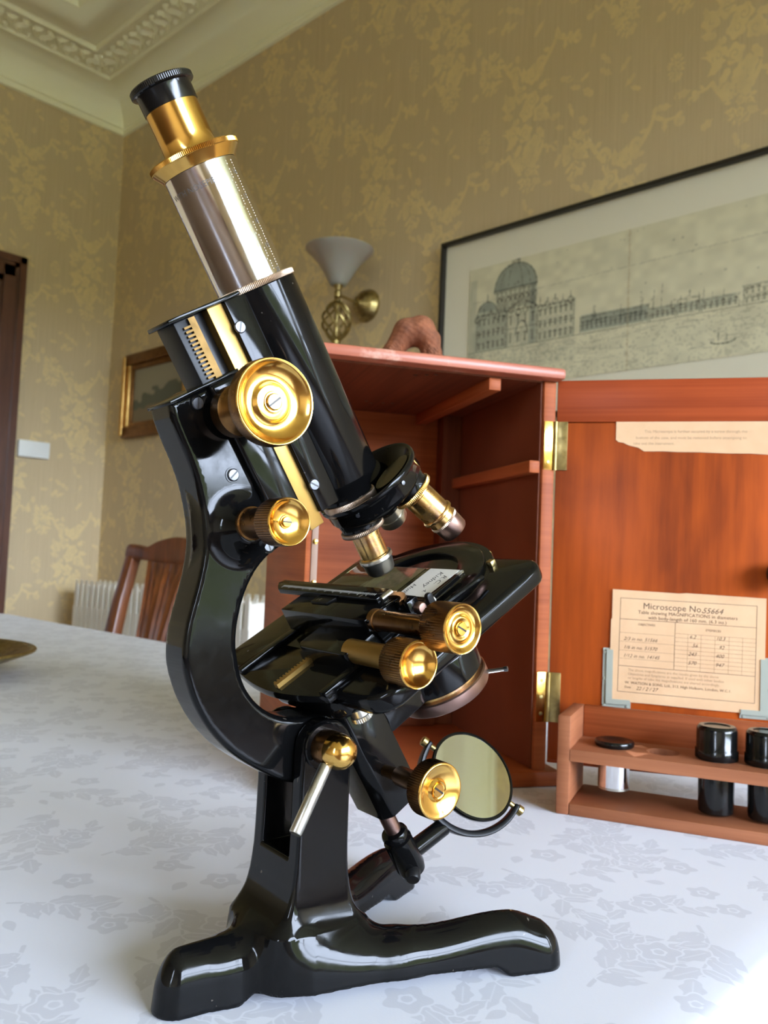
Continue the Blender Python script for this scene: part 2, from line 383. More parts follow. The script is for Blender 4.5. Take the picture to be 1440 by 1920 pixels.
# tablecloth damask: woven leaves, blossoms and tendrils
C1 = Canvas(1024)
def lf(x, y, L, wd, a, **k):
    C1.leaf(x, y, L, wd, a, edge=.005, **k); C1.line([(x+L*.12*math.cos(a), y+L*.12*math.sin(a)), (x+L*.72*math.cos(a), y+L*.72*math.sin(a))], .0018, .001, .35)
def sprig(x, y, a, s):
    pts = [(x+s*(t*math.cos(a)+.10*math.sin(3.2*t)*-math.sin(a)), y+s*(t*math.sin(a)+.10*math.sin(3.2*t)*math.cos(a))) for t in np.linspace(0, 1, 22)]
    C1.line(pts, .0055, .003)
    for i, t in enumerate((.18, .34, .5, .66, .82, 1.0)):
        px, py = pts[int(t*21)]; sg = 1 if i % 2 else -1
        lf(px, py, s*.40, s*.085, a+sg*.75 if t < 1 else a, lobes=3.0, lob=.16)
        if i in (1, 4): lf(px, py, s*.28, s*.058, a-sg*1.0, lobes=2, lob=.15)
    for t, sg in ((.26, -1), (.58, 1)):
        px, py = pts[int(t*21)]; C1.spiral(px+s*.13*math.cos(a+sg*1.5), py+s*.13*math.sin(a+sg*1.5), s*.10, 1.2, a-sg*1.6, .006, .011, sg)
def bloom(x, y, r, a):
    C1.blob(x, y, r, pet=5, amp=.16, ph=a, edge=.006); C1.blob(x, y, r*.40, 0.0, pet=5, amp=.1, ph=a); C1.blob(x, y, r*.26, 1.0)
for (x, y, a, s) in ((.06, .10, .5, .30), (.40, .02, 1.9, .28), (.74, .14, .2, .30), (.20, .46, -.7, .30), (.55, .40, .9, .30), (.88, .50, 2.4, .28), (.10, .78, .15, .30), (.44, .74, -1.2, .28), (.70, .80, 1.1, .28), (.95, .86, -.4, .24), (.30, .20, 2.8, .24), (.62, .62, 2.7, .24), (.02, .30, 1.2, .24), (.36, .92, 2.9, .22), (.82, .32, 1.7, .22)): sprig(x, y, a, s)
for (x, y, r, a) in ((.30, .27, .046, 0), (.66, .33, .05, 1), (.05, .42, .044, 2), (.36, .62, .048, .5), (.84, .68, .046, 1.6), (.58, .95, .048, .9), (.93, .30, .042, .2), (.22, .94, .044, .7), (.52, .20, .040, 0), (.75, .58, .040, 1), (.02, .62, .040, .4), (.14, .62, .040, 1), (.48, .54, .040, 2), (.88, .04, .042, 1.2)): bloom(x, y, r, a)
for k in range(14): C1.leaf(rng.random(), rng.random(), .05+.03*rng.random(), .013+.006*rng.random(), rng.random()*6.3)
im_cloth = new_image('damask_cloth', blur(C1.a, 1))
M['cloth'] = mat('damask_linen', (.8, .8, .84), .62, spec=.4, Sheen_Weight=.15); nt, b = nodes(M['cloth'])
t = N(nt, 'ShaderNodeTexImage'); t.image = im_cloth; t.extension = 'REPEAT'; nt.links.new(coords(nt, 'UV', (5.4, 5.4, 1), (0, 0, .5)), t.inputs[0])
wv = noise(nt, coords(nt, 'UV', (900, 900, 1)), 1, 2); lo_ = noise(nt, coords(nt, 'UV', (40, 40, 1)), 1, 3)
vv = N(nt, 'ShaderNodeMath', operation='MULTIPLY_ADD', use_clamp=True); nt.links.new(lo_, vv.inputs[0]); vv.inputs[1].default_value = .5; vv.inputs[2].default_value = .6
fc = N(nt, 'ShaderNodeMath', operation='MULTIPLY'); nt.links.new(t.outputs[0], fc.inputs[0]); nt.links.new(vv.outputs[0], fc.inputs[1])
nt.links.new(mixc(nt, fc.outputs[0], (.635, .66, .74), (.515, .535, .61)), b.inputs['Base Color'])
bump(nt, b, wv, .15, .0003)

# wallpaper: bunches of roses, ribbons and scrolls on a ribbed ground
C2 = Canvas(768)
def bunch(x, y, s):
    for k in range(9):
        a = k*2.4; rr = s*.26*math.sqrt(k); bx, by = x+rr*math.cos(a)*.75, y+rr*math.sin(a)*1.25
        C2.blob(bx, by, s*.19, pet=5, amp=.13, ph=a)
        C2.spiral(bx, by, s*.12, 1.1, a, .0022, .0022, 1, .15)
    for k in range(15):
        a = k*.42; C2.leaf(x+s*.5*math.cos(a)*.8, y+s*.6*math.sin(a)*1.2, s*.36, s*.085, a+.3, lobes=2, lob=.2)
def scroll(x, y, s, d):
    pts = [(x+d*s*(u+.12*math.sin(7*u)), y+s*(.45*math.sin(4.2*u)+.9*u*u-.2)) for u in np.linspace(0, 1, 26)]
    C2.line(pts, .011, .005); C2.spiral(pts[0][0]+d*.01, pts[0][1]+s*.17, s*.17, 1.3, -PI/2, .012, .006, -d); C2.spiral(pts[-1][0], pts[-1][1]-s*.13, s*.13, 1.2, PI/2, .010, .005, d)
    for i in (5, 10, 15, 20): C2.leaf(*pts[i], s*.26, s*.06, 1.2*d+i*.3, lobes=2, lob=.25)
for (x, y) in ((.25, .28), (.75, .78)):
    bunch(x, y, .20); bunch(x+.22, y+.24, .10); bunch(x-.02, y-.27, .09); bunch(x+.25, y-.06, .055)
    for d in (-1, 1): scroll(x+d*.07, y+.20, .19, d); scroll(x+d*.04, y-.22, .12, d)
for k in range(60): C2.leaf(rng.random(), rng.random(), .04+.05*rng.random(), .010+.008*rng.random(), rng.random()*6.3, .8, 2, .25)
for k in range(90): C2.leaf(rng.random(), rng.random(), .03+.05*rng.random(), .004+.004*rng.random(), rng.random()*6.3, .12, 2, .25)
wpx = blur(C2.a, 1); n2 = noise2(768, 24, rng)*.6+noise2(768, 64, rng)*.4
wpx = np.clip(wpx*(.45+.85*n2), 0, 1); im_paper = new_image('damask_paper', wpx)
M['wallpaper'] = mat('damask_wallpaper', (.3, .25, .15), .5, spec=.45); nt, b = nodes(M['wallpaper'])
t = N(nt, 'ShaderNodeTexImage'); t.image = im_paper; t.extension = 'REPEAT'; nt.links.new(coords(nt, 'UV', (1/.60, 1/.68, 1)), t.inputs[0])
rb = noise(nt, coords(nt, 'UV', (260, 3, 1)), 1, 3, .6)
gc = ramp(nt, rb, [(.25, (.50, .385, .225)), (.75, (.61, .485, .305))])
nt.links.new(mixc(nt, t.outputs[0], gc, (.70, .545, .285)), b.inputs['Base Color'])
bump(nt, b, t.outputs[0], .25, .002)
# sketch print: a plain waterfront with a domed hall
H_, W_ = 420, 1700
yy, xx = np.mgrid[0:H_, 0:W_]; pa = np.ones((H_, W_, 3), np.float32)*np.array((.64, .60, .42))
nz = np.kron(noise2(64, 16, rng), np.ones((7, 27)))[:H_, :W_]; big = np.resize(np.tile(noise2(512, 24, rng), (1, 4))[:H_, :W_], (H_, W_))
pa *= (.90+.2*big)[..., None]
def dark(mask, k, tint=(1, 1, 1)):
    global pa
    pa = pa*(1-np.clip(mask, 0, 1)[..., None]*k*np.array(tint))
def soft(v, w): return np.clip(v/w+.5, 0, 1)
rgh = (np.tile(noise2(512, 96, rng), (1, 4))[:H_, :W_]-.5)
edge = rgh*22
blk = lambda x0, x1, y0, y1: soft(np.minimum(np.minimum(xx-x0, x1-xx), np.minimum(yy-y0, y1-yy))+edge, 8)
def stroke(x0, y0, x1, y1, w=1.6, k=.5):
    global pa
    xa, xb = int(max(0, min(x0, x1)-6)), int(min(W_, max(x0, x1)+7)); ya, yb_ = int(max(0, min(y0, y1)-6)), int(min(H_, max(y0, y1)+7))
    if xa >= xb or ya >= yb_: return
    Y, X = np.mgrid[ya:yb_, xa:xb]; ex, ey = x1-x0, y1-y0; L2 = ex*ex+ey*ey+1e-9
    t = np.clip(((X-x0)*ex+(Y-y0)*ey)/L2, 0, 1); d = np.hypot(X-x0-t*ex, Y-y0-t*ey)+rgh[ya:yb_, xa:xb]*2.5
    pa[ya:yb_, xa:xb] *= (1-k*np.clip(w-d+.5, 0, 1))[..., None]
def arc(cx, cy, rx, ry, a0=0, a1=PI, w=1.6, k=.5, n=18):
    P = [(cx+rx*math.cos(a0+(a1-a0)*i/n), cy+ry*math.sin(a0+(a1-a0)*i/n)) for i in range(n+1)]
    for p, q in zip(P, P[1:]): stroke(*p, *q, w, k)
def house(x, y, w_, h, nx, ny, k=.4):
    for q in ((x, y, x, y+h), (x+w_, y, x+w_, y+h), (x, y+h, x+w_, y+h), (x-2, y+h+4, x+w_+2, y+h+4), (x, y+h*.5, x+w_, y+h*.5)): stroke(*q, 1.3, k)
    for i in range(nx):
        for j in range(ny):
            wx, wy = x+w_*(i+.5)/nx, y+h*(j+.25)/ny; stroke(wx, wy, wx, wy+h*.42/ny, 2.6, k*1.1); arc(wx, wy+h*.42/ny, 4, 5, 0, PI, 1.2, k, 5)
G0 = 130
tint = (1.12, 1.0, .88)
wash = lambda m, k: dark(blur(m.astype(np.float32), 3), k, tint)
wash(((np.hypot(xx-150, (yy-325)*.80) < 66) & (yy > 322)) | ((np.hypot(xx-62, (yy-262)*.9) < 30) & (yy > 262)), .50)
wash((xx > 88) & (xx < 214) & (yy > 255) & (yy < 326), .22); wash((xx > 128) & (xx < 330) & (yy > G0) & (yy < 250) & (rgh > -.25), .20); wash((xx > 24) & (xx < 130) & (yy > G0) & (yy < 262), .34); wash((xx > 196) & (xx < 216) & (yy > G0) & (yy < 325), .35); wash((xx > 0) & (xx < 26) & (yy > 60) & (yy < 380), .22)
wash((xx > 345) & (xx < 520) & (yy > G0+6) & (yy < G0+58-.03*(xx-345)), .42); wash((xx > 520) & (xx < 720) & (yy > G0+10) & (yy < G0+40) & (rgh > -.2), .30); wash((xx < 330) & (yy < G0) & (yy > 60) & (rgh > -.1), .13)
arc(150, 325, 66, 82, 0, PI, 2, .5); arc(150, 325, 22, 82, 0, PI, 1.2, .3); arc(150, 325, 46, 82, 0, PI, 1.2, .3); house(138, 405, 24, 12, 2, 1); stroke(84, 325, 216, 325, 2.4, .55); stroke(84, 318, 216, 318, 1.5, .5)
for i in range(9): stroke(94+i*14, 258, 94+i*14, 318, 1.8, .45); arc(101+i*14, 285, 4.5, 16, 0, PI, 1.4, .5, 8); stroke(101+i*14, 262, 101+i*14, 284, 3.4, .35)
for i in range(14):
    x = 30+i*22; arc(x, 240+6*(i % 3), 8, 10, 0, 2*PI, 1.5, .45, 10); stroke(x, 252, x, 268+5*(i % 2), 1.8, .5)
house(30, G0, 92, 120, 6, 3, .5); house(128, G0, 90, 118, 4, 2, .45); house(222, G0, 104, 112, 7, 3, .5)
stroke(128, 252, 173, 282, 1.8, .5); stroke(173, 282, 218, 252, 1.8, .5); arc(173, 165, 18, 46, 0, PI, 2, .5); arc(62, 262, 30, 34, 0, PI, 1.8, .5); stroke(62, 296, 62, 322, 2, .5)
for x, w_, h, nx, ny in ((345, 175, 46, 14, 1), (525, 60, 32, 5, 1), (590, 50, 44, 4, 1), (645, 80, 30, 6, 1), (735, 60, 46, 5, 2), (800, 90, 28, 7, 1), (900, 70, 52, 5, 2), (980, 110, 36, 8, 1), (1100, 66, 60, 5, 2), (1175, 190, 112, 13, 3), (1372, 150, 100, 10, 3), (1530, 150, 120, 10, 4)): house(x, G0+4, w_, h, nx, ny, .42)
for k in range(70):
    x = 340+rng.random()*1340; h = 10+60*rng.random()**2; stroke(x, G0+30, x+rng.random()*3, G0+40+h, 1.1, .4)
for k in range(150):
    x, y = rng.random()*W_, G0-95*rng.random()**1.6; L = 10+40*rng.random(); stroke(x, y, x+L, y+rng.random()*4-2, 1.0, .16+.2*rng.random())
for k in range(9):
    x, y = 520+rng.random()*1150, 45+60*rng.random(); arc(x, y, 26, 9, PI, 2*PI, 2.0, .5, 8); stroke(x-10, y, x-10, y+20, 1.5, .5); stroke(x+8, y, x+8, y+16, 1.5, .5)
stroke(0, G0, W_, G0+4, 1.6, .4)
for x in (470, 935, 1330): dark(soft(2.2-np.abs(xx-x)+rgh*4, 2), .22, (.7, 1, 1.3))
dark(soft(2-np.abs(yy-(300+.02*xx))+rgh*6, 2), .16)
for k in range(90):
    cx, cy = rng.random()*W_, rng.random()*H_; dark(soft(1.5+2.5*rng.random()-np.hypot(xx-cx, yy-cy), 2), .28)
dark(soft(rgh-.22, .1)*(yy < 150), .2)
im_sk = new_image('sketch', np.clip(pa, 0, 1)**(1/2.2), False)
M['sketch'] = mat('sketch_print', (.6, .6, .5), .8); nt, b = nodes(M['sketch']); t = N(nt, 'ShaderNodeTexImage'); t.image = im_sk; nt.links.new(coords(nt, 'UV'), t.inputs[0]); nt.links.new(t.outputs[0], b.inputs['Base Color'])
yy, xx = np.mgrid[0:128, 0:160]; rg = noise2(256, 20, rng)[:128, :160]; g_ = np.ones((128, 160, 3))*np.array((.30, .27, .19))
hill = soft((40+xx*.22+rg*26)-yy, 6); g_ = g_*(1-hill[..., None])+hill[..., None]*np.array((.115, .12, .085)); fg = soft(30+rg*14-yy, 5); g_ = g_*(1-fg[..., None])+fg[..., None]*np.array((.22, .17, .10))
im_l = new_image('landscape', np.clip(g_, 0, 1)**(1/2.2), False)
M['landscape'] = mat('landscape_print', (.3, .3, .2), .6); nt, b = nodes(M['landscape']); t = N(nt, 'ShaderNodeTexImage'); t.image = im_l; nt.links.new(coords(nt, 'UV'), t.inputs[0]); nt.links.new(t.outputs[0], b.inputs['Base Color'])
def quad_uv(bm, cs, uvs):
    ul = bm.loops.layers.uv.verify(); f = bm.faces.new([bm.verts.new(c) for c in cs])
    for l, u in zip(f.loops, uvs): l[ul].uv = u

# ------------------------------------------------------------------ room shell
def wall(name, p0, p1, z1, holes=()):
    """vertical wall from p0 to p1 with rectangular holes (u0,u1,z0,z1), UV in metres"""
    p0, p1 = Vector((*p0, 0)), Vector((*p1, 0)); L = (p1-p0).length; d = (p1-p0)/L
    us = sorted({0, L, *[h[0] for h in holes], *[h[1] for h in holes]}); zs = sorted({0, z1, *[h[2] for h in holes], *[h[3] for h in holes]})
    bm = bmesh.new()
    for a, b in zip(us, us[1:]):
        for c, e in zip(zs, zs[1:]):
            if any(h[0] <= a and b <= h[1] and h[2] <= c and e <= h[3] for h in holes): continue
            quad_uv(bm, [p0+d*u+Vector((0, 0, z)) for u, z in ((a, c), (b, c), (b, e), (a, e))], [(a, c), (b, c), (b, e), (a, e)])
    bmesh.ops.remove_doubles(bm, verts=bm.verts, dist=1e-5)
    o = finish(name, bm, M['wallpaper'], None, 0, normals=False); o['kind'] = 'structure'
    nv = o.modifiers.new('thick', 'SOLIDIFY'); nv.thickness = .1; nv.offset = 1.0
    return o
hx = [(a-BY, b-BY, z0, z1) for ax, a, b, z0, z1 in WINDOWS if ax == 'x']; hy = [(WX-b, WX-a, z0, z1) for ax, a, b, z0, z1 in WINDOWS if ax == 'y']
wall('wall_right', (WX, WALL_R), (WALL_L, WALL_R), CEIL+.06, [(WX-b, WX-a, c, d) for ax, a, b, c, d in WINDOWS if ax == 'r'])
wall('wall_left', (WALL_L, WALL_R), (WALL_L, BY), CEIL+.06)
wall('wall_back', (WALL_L, BY), (WX, BY), CEIL+.06, [(WX-WALL_L-b, WX-WALL_L-a, c, d) for a, b, c, d in hy])
wall('wall_window', (WX, BY), (WX, WALL_R), CEIL+.06, hx)
struct('floor', bbox(W1, WALL_L-.1, WX+.1, BY-.1, WALL_R+.1, -.1, 0), M['floor'])
struct('ceiling', bbox(W1, WALL_L-.1, WX+.1, BY-.1, WALL_R+.1, CEIL, CEIL+.1), M['plaster'])
def sweep(name, prof, m, smooth=40, x0=WALL_L, x1=WX, y0=BY, y1=WALL_R):
    bm = bmesh.new(); rings = []
    for d, z in prof: rings.append([bm.verts.new((x, y, z)) for x, y in ((x0+d, y0+d), (x1-d, y0+d), (x1-d, y1-d), (x0+d, y1-d))])
    for A, B in zip(rings, rings[1:]):
        for k in range(4): bm.faces.new((A[k], A[(k+1) % 4], B[(k+1) % 4], B[k]))
    return struct(name, bm, m, None, smooth)
cove = [(.0, 2.932), (.012, 2.934), (.016, 2.945), (.012, 2.958), (.022, 2.962)] + [(.022+.138*(1-math.cos(t*PI/2)), 2.962+.118*math.sin(t*PI/2)) for t in np.linspace(.05, 1, 9)]
cove += [(.168, 3.078), (.172, 3.070), (.182, 3.070), (.188, 3.082), (.31, 3.088), (.316, 3.078), (.328, 3.078), (.334, 3.095), (.40, 3.098), (.404, 3.082), (.424, 3.078), (.455, 3.092), (.470, 3.112), (.49, 3.118), (.50, 3.141)]
cornice = sweep('trim_1', cove, M['plaster'])
bm = bmesh.new()
def lump(cx, cy, z, L, wd, a, h=.016):
    c, s = math.cos(a), math.sin(a)
    top = []
    for (u, v, q) in ((0, 0, 0), (.3, 1, 0), (.7, .8, 0), (1, 0, 0), (.7, -.8, 0), (.3, -1, 0)):
        top.append(bm.verts.new((cx+(u-.5)*L*c-v*wd*s, cy+(u-.5)*L*s+v*wd*c, z)))
    ap = [bm.verts.new((cx+(u-.5)*L*c, cy+(u-.5)*L*s, z-h)) for u in (.28, .72)]
    for q in ((0, 1, 'a'), (5, 0, 'a'), (2, 3, 'b'), (3, 4, 'b')): bm.faces.new((top[q[0]], top[q[1]], ap[0 if q[2] == 'a' else 1]))
    bm.faces.new((top[1], top[2], ap[1], ap[0])); bm.faces.new((top[4], top[5], ap[0], ap[1]))
dm = .25
for (ax, p, q, fix) in (('x', WALL_L+dm, WX-dm, WALL_R-dm), ('y', BY+dm, WALL_R-dm, WALL_L+dm), ('x', WALL_L+dm, WX-dm, BY+dm)):
    n = int((q-p)/.052)
    for k in range(n+1):
        u = p+(q-p)*k/n; sg = 1 if k % 2 else -1; base = 0 if ax == 'x' else PI/2
        for off, L, wd, an in ((.0, .085, .016, .9*sg), (.034*sg, .05, .012, -.5*sg), (-.040*sg, .036, .013, .2), (.018*sg, .03, .010, 1.6)):
            x, y = (u, fix+off) if ax == 'x' else (fix+off, u)
            lump(x+random.uniform(-.004, .004), y, 3.086, L, wd, base+an)
tag(finish('plaster_leaves', bm, M['plaster'], cornice, 30), kind='stuff')
for nm, x0, x1, y0, y1 in (('baseboard_right', WALL_L, WX, WALL_R-.02, WALL_R), ('baseboard_left', WALL_L, WALL_L+.02, BY, 1.12), ('baseboard_back', WALL_L, WX, BY, BY+.02)):
    struct(nm, bbox(W1, x0, x1, y0, y1, 0, .18, .004), M['frame_dark'])
# sash windows outside the frame, the 'y' one added: frames and glazing bars
for k, (ax, a, b, z0, z1) in enumerate(WINDOWS):
    f = Fr((WX, 0, 0), (0, 1, 0), (1, 0, 0), (0, 0, 1), 1) if ax == 'x' else Fr((0, BY, 0), (1, 0, 0), (0, -1, 0), (0, 0, 1), 1) if ax == 'y' else Fr((0, WALL_R, 0), (1, 0, 0), (0, 1, 0), (0, 0, 1), 1)
    bm = bmesh.new()
    for q in ((a-.09, a+.04), (b-.04, b+.09)): box(bm, f, *q, -.02, .1, z0-.09, z1+.09)
    for q in ((z0-.09, z0+.05), (z1-.04, z1+.09), ((z0+z1)/2-.025, (z0+z1)/2+.025)): box(bm, f, a, b, -.02, .1, *q)
    for t in (1/2,): box(bm, f, a+(b-a)*t-.012, a+(b-a)*t+.012, .03, .06, z0, z1)
    o = struct('window_%d' % (k+1), bm, M['white_plastic'])
# door in the left wall
dz = 2.191
bm = bmesh.new(); fL = Fr((WALL_L, 1.518, 0), (0, -1, 0), (1, 0, 0), (0, 0, 1), 1)
for (u0, u1, t) in ((0, .03, .028), (.03, .052, .020), (.052, .10, .034), (.10, .125, .022)):
    box(bm, fL, u0, u1, 0, t, 0, dz-u0); box(bm, fL, u0, 1.05-u0, 0, t, dz-u1, dz-u0); box(bm, fL, 1.05-u1, 1.05-u0, 0, t, 0, dz-u0)
trim = struct('trim_2', bm, M['frame_dark'])
bm = bmesh.new(); box(bm, fL, .125, .925, -.02, .008, 0, dz-.125); door = struct('door_1', bm, M['frame_dark'])
for k, (u0, u1, z0, z1) in enumerate(((.23, .48, .25, .95), (.57, .82, .25, .95), (.23, .48, 1.1, 1.95), (.57, .82, 1.1, 1.95))):
    finish('panel', bbox(fL, u0, u1, .004, .016, z0, z1, .008), M['frame_dark'], door)
finish('door_handle', lathe(frame_z(fL(.87, .008, 1.0), (1, 0, 0), k=1), [(.008, 0), (.008, .03), (.024, .036), (.028, .05), (.02, .062), (0, .065)], 20), M['brass_old'], door)

# ------------------------------------------------------------------ background things
sw = thing('wall_thermostat', 'small white plastic thermostat box on the wallpaper beside the dark door frame', 'thermostat', (WALL_L, 1.605, 1.345))
fS = Fr((0, 0, 0), (0, 1, 0), (1, 0, 0), (0, 0, 1), 1)
finish('case', bbox(fS, -.071, .071, 0, .024, -.038, .038, .005, 3), M['white_plastic'], sw); finish('dial_window', bbox(fS, -.02, .025, .023, .0255, -.012, .014, .001), M['white_plastic'], sw)

# large framed print
def framed(name, label, x0, x1, z0, z1, fw, fd, m):
    t = thing(name, label, 'picture', ((x0+x1)/2, WALL_R, (z0+z1)/2)); hx_, hz_ = (x1-x0)/2, (z1-z0)/2
    f = Fr((0, 0, 0), (1, 0, 0), (0, -1, 0), (0, 0, 1), 1); o = []
    for (a, b, c, d) in ((-hx_, hx_, hz_-fw, hz_), (-hx_, hx_, -hz_, -hz_+fw), (-hx_, -hx_+fw, -hz_+fw, hz_-fw), (hx_-fw, hx_, -hz_+fw, hz_-fw)):
        o.append(finish('frame_rail', bbox(f, a, b, .002, fd, c, d, min(fw, fd)*.2, 2), m, t))
    return t, f, hx_, hz_, o
t, f, hx_, hz_, _ = framed('framed_print', 'very long black framed print of a waterfront sketch on the patterned wall', -1.634, .45, 1.325, 1.900, .012, .028, M['thin_black'])
bm = bmesh.new(); box(bm, f, -hx_+.012, hx_-.012, .003, .010, -hz_+.012, hz_-.012); finish('mount', bm, M['mat_board'], t, 0)
bm = bmesh.new(); quad_uv(bm, [f(a, .0115, c) for a, c in ((-hx_+.107, -hz_+.100), (hx_-.107, -hz_+.100), (hx_-.107, hz_-.105), (-hx_+.107, hz_-.105))], [(0, 0), (1, 0), (1, 1), (0, 1)]); finish('sketch_sheet', bm, M['sketch'], t, 0, normals=False)
# small gilt picture
t, f, hx_, hz_, o = framed('gilt_picture', 'small gilt framed landscape picture hanging above the dining chair', -3.528, -2.985, 1.425, 1.815, .05, .03, M['gilt'])
for k in (0, 1): o[k].data.materials[0] = M['gilt_dark']  # top and bottom rails darkened: shade beside the lit stiles put into the gilding
for (a, b, c, d) in ((-hx_+.05, hx_-.05, hz_-.075, hz_-.05), (-hx_+.05, hx_-.05, -hz_+.05, -hz_+.07), (-hx_+.05, -hx_+.068, -hz_+.07, hz_-.075), (hx_-.068, hx_-.05, -hz_+.07, hz_-.075)): finish('inner_slip', bbox(f, a, b, .002, .02, c, d, .003), M['gilt_dark'], t)
for sg in (-1, 1): finish('raised_bead', bbox(f, sg*hx_-.02 if sg > 0 else -hx_, hx_ if sg > 0 else -hx_+.022, .03, .042, -hz_+.01, hz_-.01, .006, 3), M['gilt'], t)
bm = bmesh.new(); quad_uv(bm, [f(a, .01, c) for a, c in ((-hx_+.05, -hz_+.05), (hx_-.05, -hz_+.05), (hx_-.05, hz_-.06), (-hx_+.05, hz_-.06))], [(0, 0), (1, 0), (1, 1), (0, 1)]); finish('picture_sheet', bm, M['landscape'], t, 0, normals=False)

# wall sconce
SX, SY = -1.971, 1.815
t = thing('wall_sconce', 'brass wall lamp with white opal bell shade and twisted cage stem', 'lamp', (SX, SY, 1.775))
fz = Fr((0, 0, 0), (1, 0, 0), (0, 1, 0), (0, 0, 1), 1)
finish('backplate', lathe(frame_z((0, WALL_R-SY, -.004), (0, -1, 0), k=1), [(.056, 0), (.056, .006), (.050, .012), (.048, .022), (.036, .034), (.018, .042), (.012, .050), (0, .051)], 32), M['brass_old'], t)
finish('arm', tube([(0, WALL_R-SY-.045, -.004), (0, .05, -.003), (0, 0, 0)], .0045, 10), M['brass_old'], t)
finish('lamp_cup', lathe(fz, [(.004, -.012), (.012, -.010), (.012, .008), (.009, .012), (.016, .03), (.026, .045), (.024, .045), (.006, .018), (0, .016)], 24), M['brass_old'], t)
bm = lathe(fz, [(.026, .030), (.032, .040), (.052, .075), (.072, .105), (.094, .130), (.112, .146), (.113, .149), (.109, .149), (.090, .134), (.068, .108), (.048, .077), (.028, .042), (.022, .034)], 40); finish('shade', bm, M['opal'], t, 180)
cage = finish('cage_stem', lathe(fz, [(.007, -.012), (.012, -.018), (.007, -.026), (.007, -.15), (.016, -.155), (.014, -.168), (.006, -.176), (0, -.18)], 20), M['brass_old'], t)
for k in range(8):
    P = [((.010+.038*math.sin(PI*u)**.8)*math.cos(2*PI*k/8+2.4*u), (.010+.038*math.sin(PI*u)**.8)*math.sin(2*PI*k/8+2.4*u), -.024-.13*u) for u in np.linspace(0, 1, 15)]
    finish('cage_bar', tube(P, .0042, 6), M['brass_old'], cage)

# radiator
t = thing('column_radiator', 'cream enamelled column radiator standing along the papered wall', 'radiator', (-3.515, 1.80, 0))
for k in range(28):
    bm = bmesh.new(); x = .0175+k*.0452; f = Fr((x, 0, 0), (0, 1, 0), (0, 0, 1), (1, 0, 0), 1)
    prism(f, spline([(-.055, .10), (-.045, .08), (.045, .08), (.055, .10), (.055, .72), (.045, .748), (-.045, .748), (-.055, .72)], 3, True), -.013, .013, bm=bm)
    for y in (-.045, .045): prism(f, [(y-.012, .17), (y+.012, .17), (y+.012, .66), (y-.012, .66)], -.0185, .0185, bm=bm)
    bmesh.ops.recalc_face_normals(bm, faces=bm.faces)
    finish('radiator_column', bm, M['radiator'], t, 40)
for x in (.0175, 1.21): finish('radiator_foot', bbox(Fr((x, 0, 0), (1, 0, 0), (0, 1, 0), (0, 0, 1), 1), -.012, .012, -.05, .05, 0, .09, .004), M['radiator'], t)
finish('inlet_pipe', tube([(1.26, 0, .12), (1.31, 0, .12), (1.32, 0, .10), (1.32, 0, 0)], .011, 10), M['radiator'], t)

# dining chair: back to the wall, facing the table
t = thing('dining_chair', 'brown wooden dining chair with fluted splat tucked at the far table edge', 'chair', (-2.145, 1.05, 0))
yb = lambda z: .235+.11*max(0, z-.42)/.5*(.6+.4*max(0, z-.42)/.5)
for sg in (-1, 1):
    bm = bmesh.new(); P = [(0, .0), (.25, .0), (.45, .0), (.6, .0), (.75, .0), (.915, .0)]
    rings = []
    for z, _ in P:
        x = sg*(.225+.018*math.sin(PI*min(1, z/.9))+.045*max(0, z-.45)/.5); wd = .020+.012*max(0, 1-abs(z-.5)/.5); y = yb(z)-(.02 if z < .4 else 0)*(0.4-z)/.4*-3
        rings.append([bm.verts.new((x+a*wd, y+b_*.017, z)) for a, b_ in ((-1, -1), (1, -1), (1, 1), (-1, 1))])
    for A, B in zip(rings, rings[1:]):
        for k in range(4): bm.faces.new((A[k], A[(k+1) % 4], B[(k+1) % 4], B[k]))
    bm.faces.new(rings[0]); bm.faces.new(rings[-1]); bmesh.ops.recalc_face_normals(bm, faces=bm.faces); bevel(bm, .004, 2, 50)
    finish('back_post', bm, M['chair'], t)
    finish('front_leg', prism(Fr((sg*.215, -.185, 0), (1, 0, 0), (0, 1, 0), (0, 0, 1), 1), [(-.02, -.02), (.02, -.02), (.02, .02), (-.02, .02)], 0, .43, .004), M['chair'], t)
    finish('side_rail', bbox(W1, sg*.215-.012, sg*.215+.012, -.17, .23, .37, .43, .003), M['chair'], t)
f = Fr((0, yb(.9), 0), (1, 0, 0), (0, 0, 1), (0, 1, 0), 1)
top = spline([(-.285, .885), (-.29, .915), (-.272, .932), (-.235, .930), (-.17, .925), (-.10, .945), (0, .958), (.10, .945), (.17, .925), (.235, .930), (.272, .932), (.29, .915), (.285, .885), (.20, .885), (.1, .88), (0, .878), (-.1, .88), (-.2, .885)], 4, True)
finish('crest_rail', prism(f, top, -.018, .016, .004), M['chair'], t)
bm = bmesh.new(); n = 25; R1 = []
for j, z in enumerate(np.linspace(.47, .892, 12)):
    u = j/11; hw = .085+.075*u**2.0+.02*(1-u)**3
    row = [[], []]
    for i in range(n):
        v_ = -1+2*i/(n-1); fl = .010*(math.cos(v_*4.5*2*PI/1.0*.5)**2)*(1 if .06 < u < .93 else 0)
        row[0].append(bm.verts.new((v_*hw, yb(z)-.010+fl, z))); row[1].append(bm.verts.new((v_*hw, yb(z)+.012, z)))
    R1.append(row)
for A, B in zip(R1, R1[1:]):
    for s in (0, 1):
        for i in range(n-1): bm.faces.new((A[s][i], A[s][i+1], B[s][i+1], B[s][i]))
    for i in (0, n-1): bm.faces.new((A[0][i], A[1][i], B[1][i], B[0][i]))
for row in (R1[0], R1[-1]):
    for i in range(n-1): bm.faces.new((row[0][i], row[0][i+1], row[1][i+1], row[1][i]))
finish('splat', bm, M['chair'], t, 50)
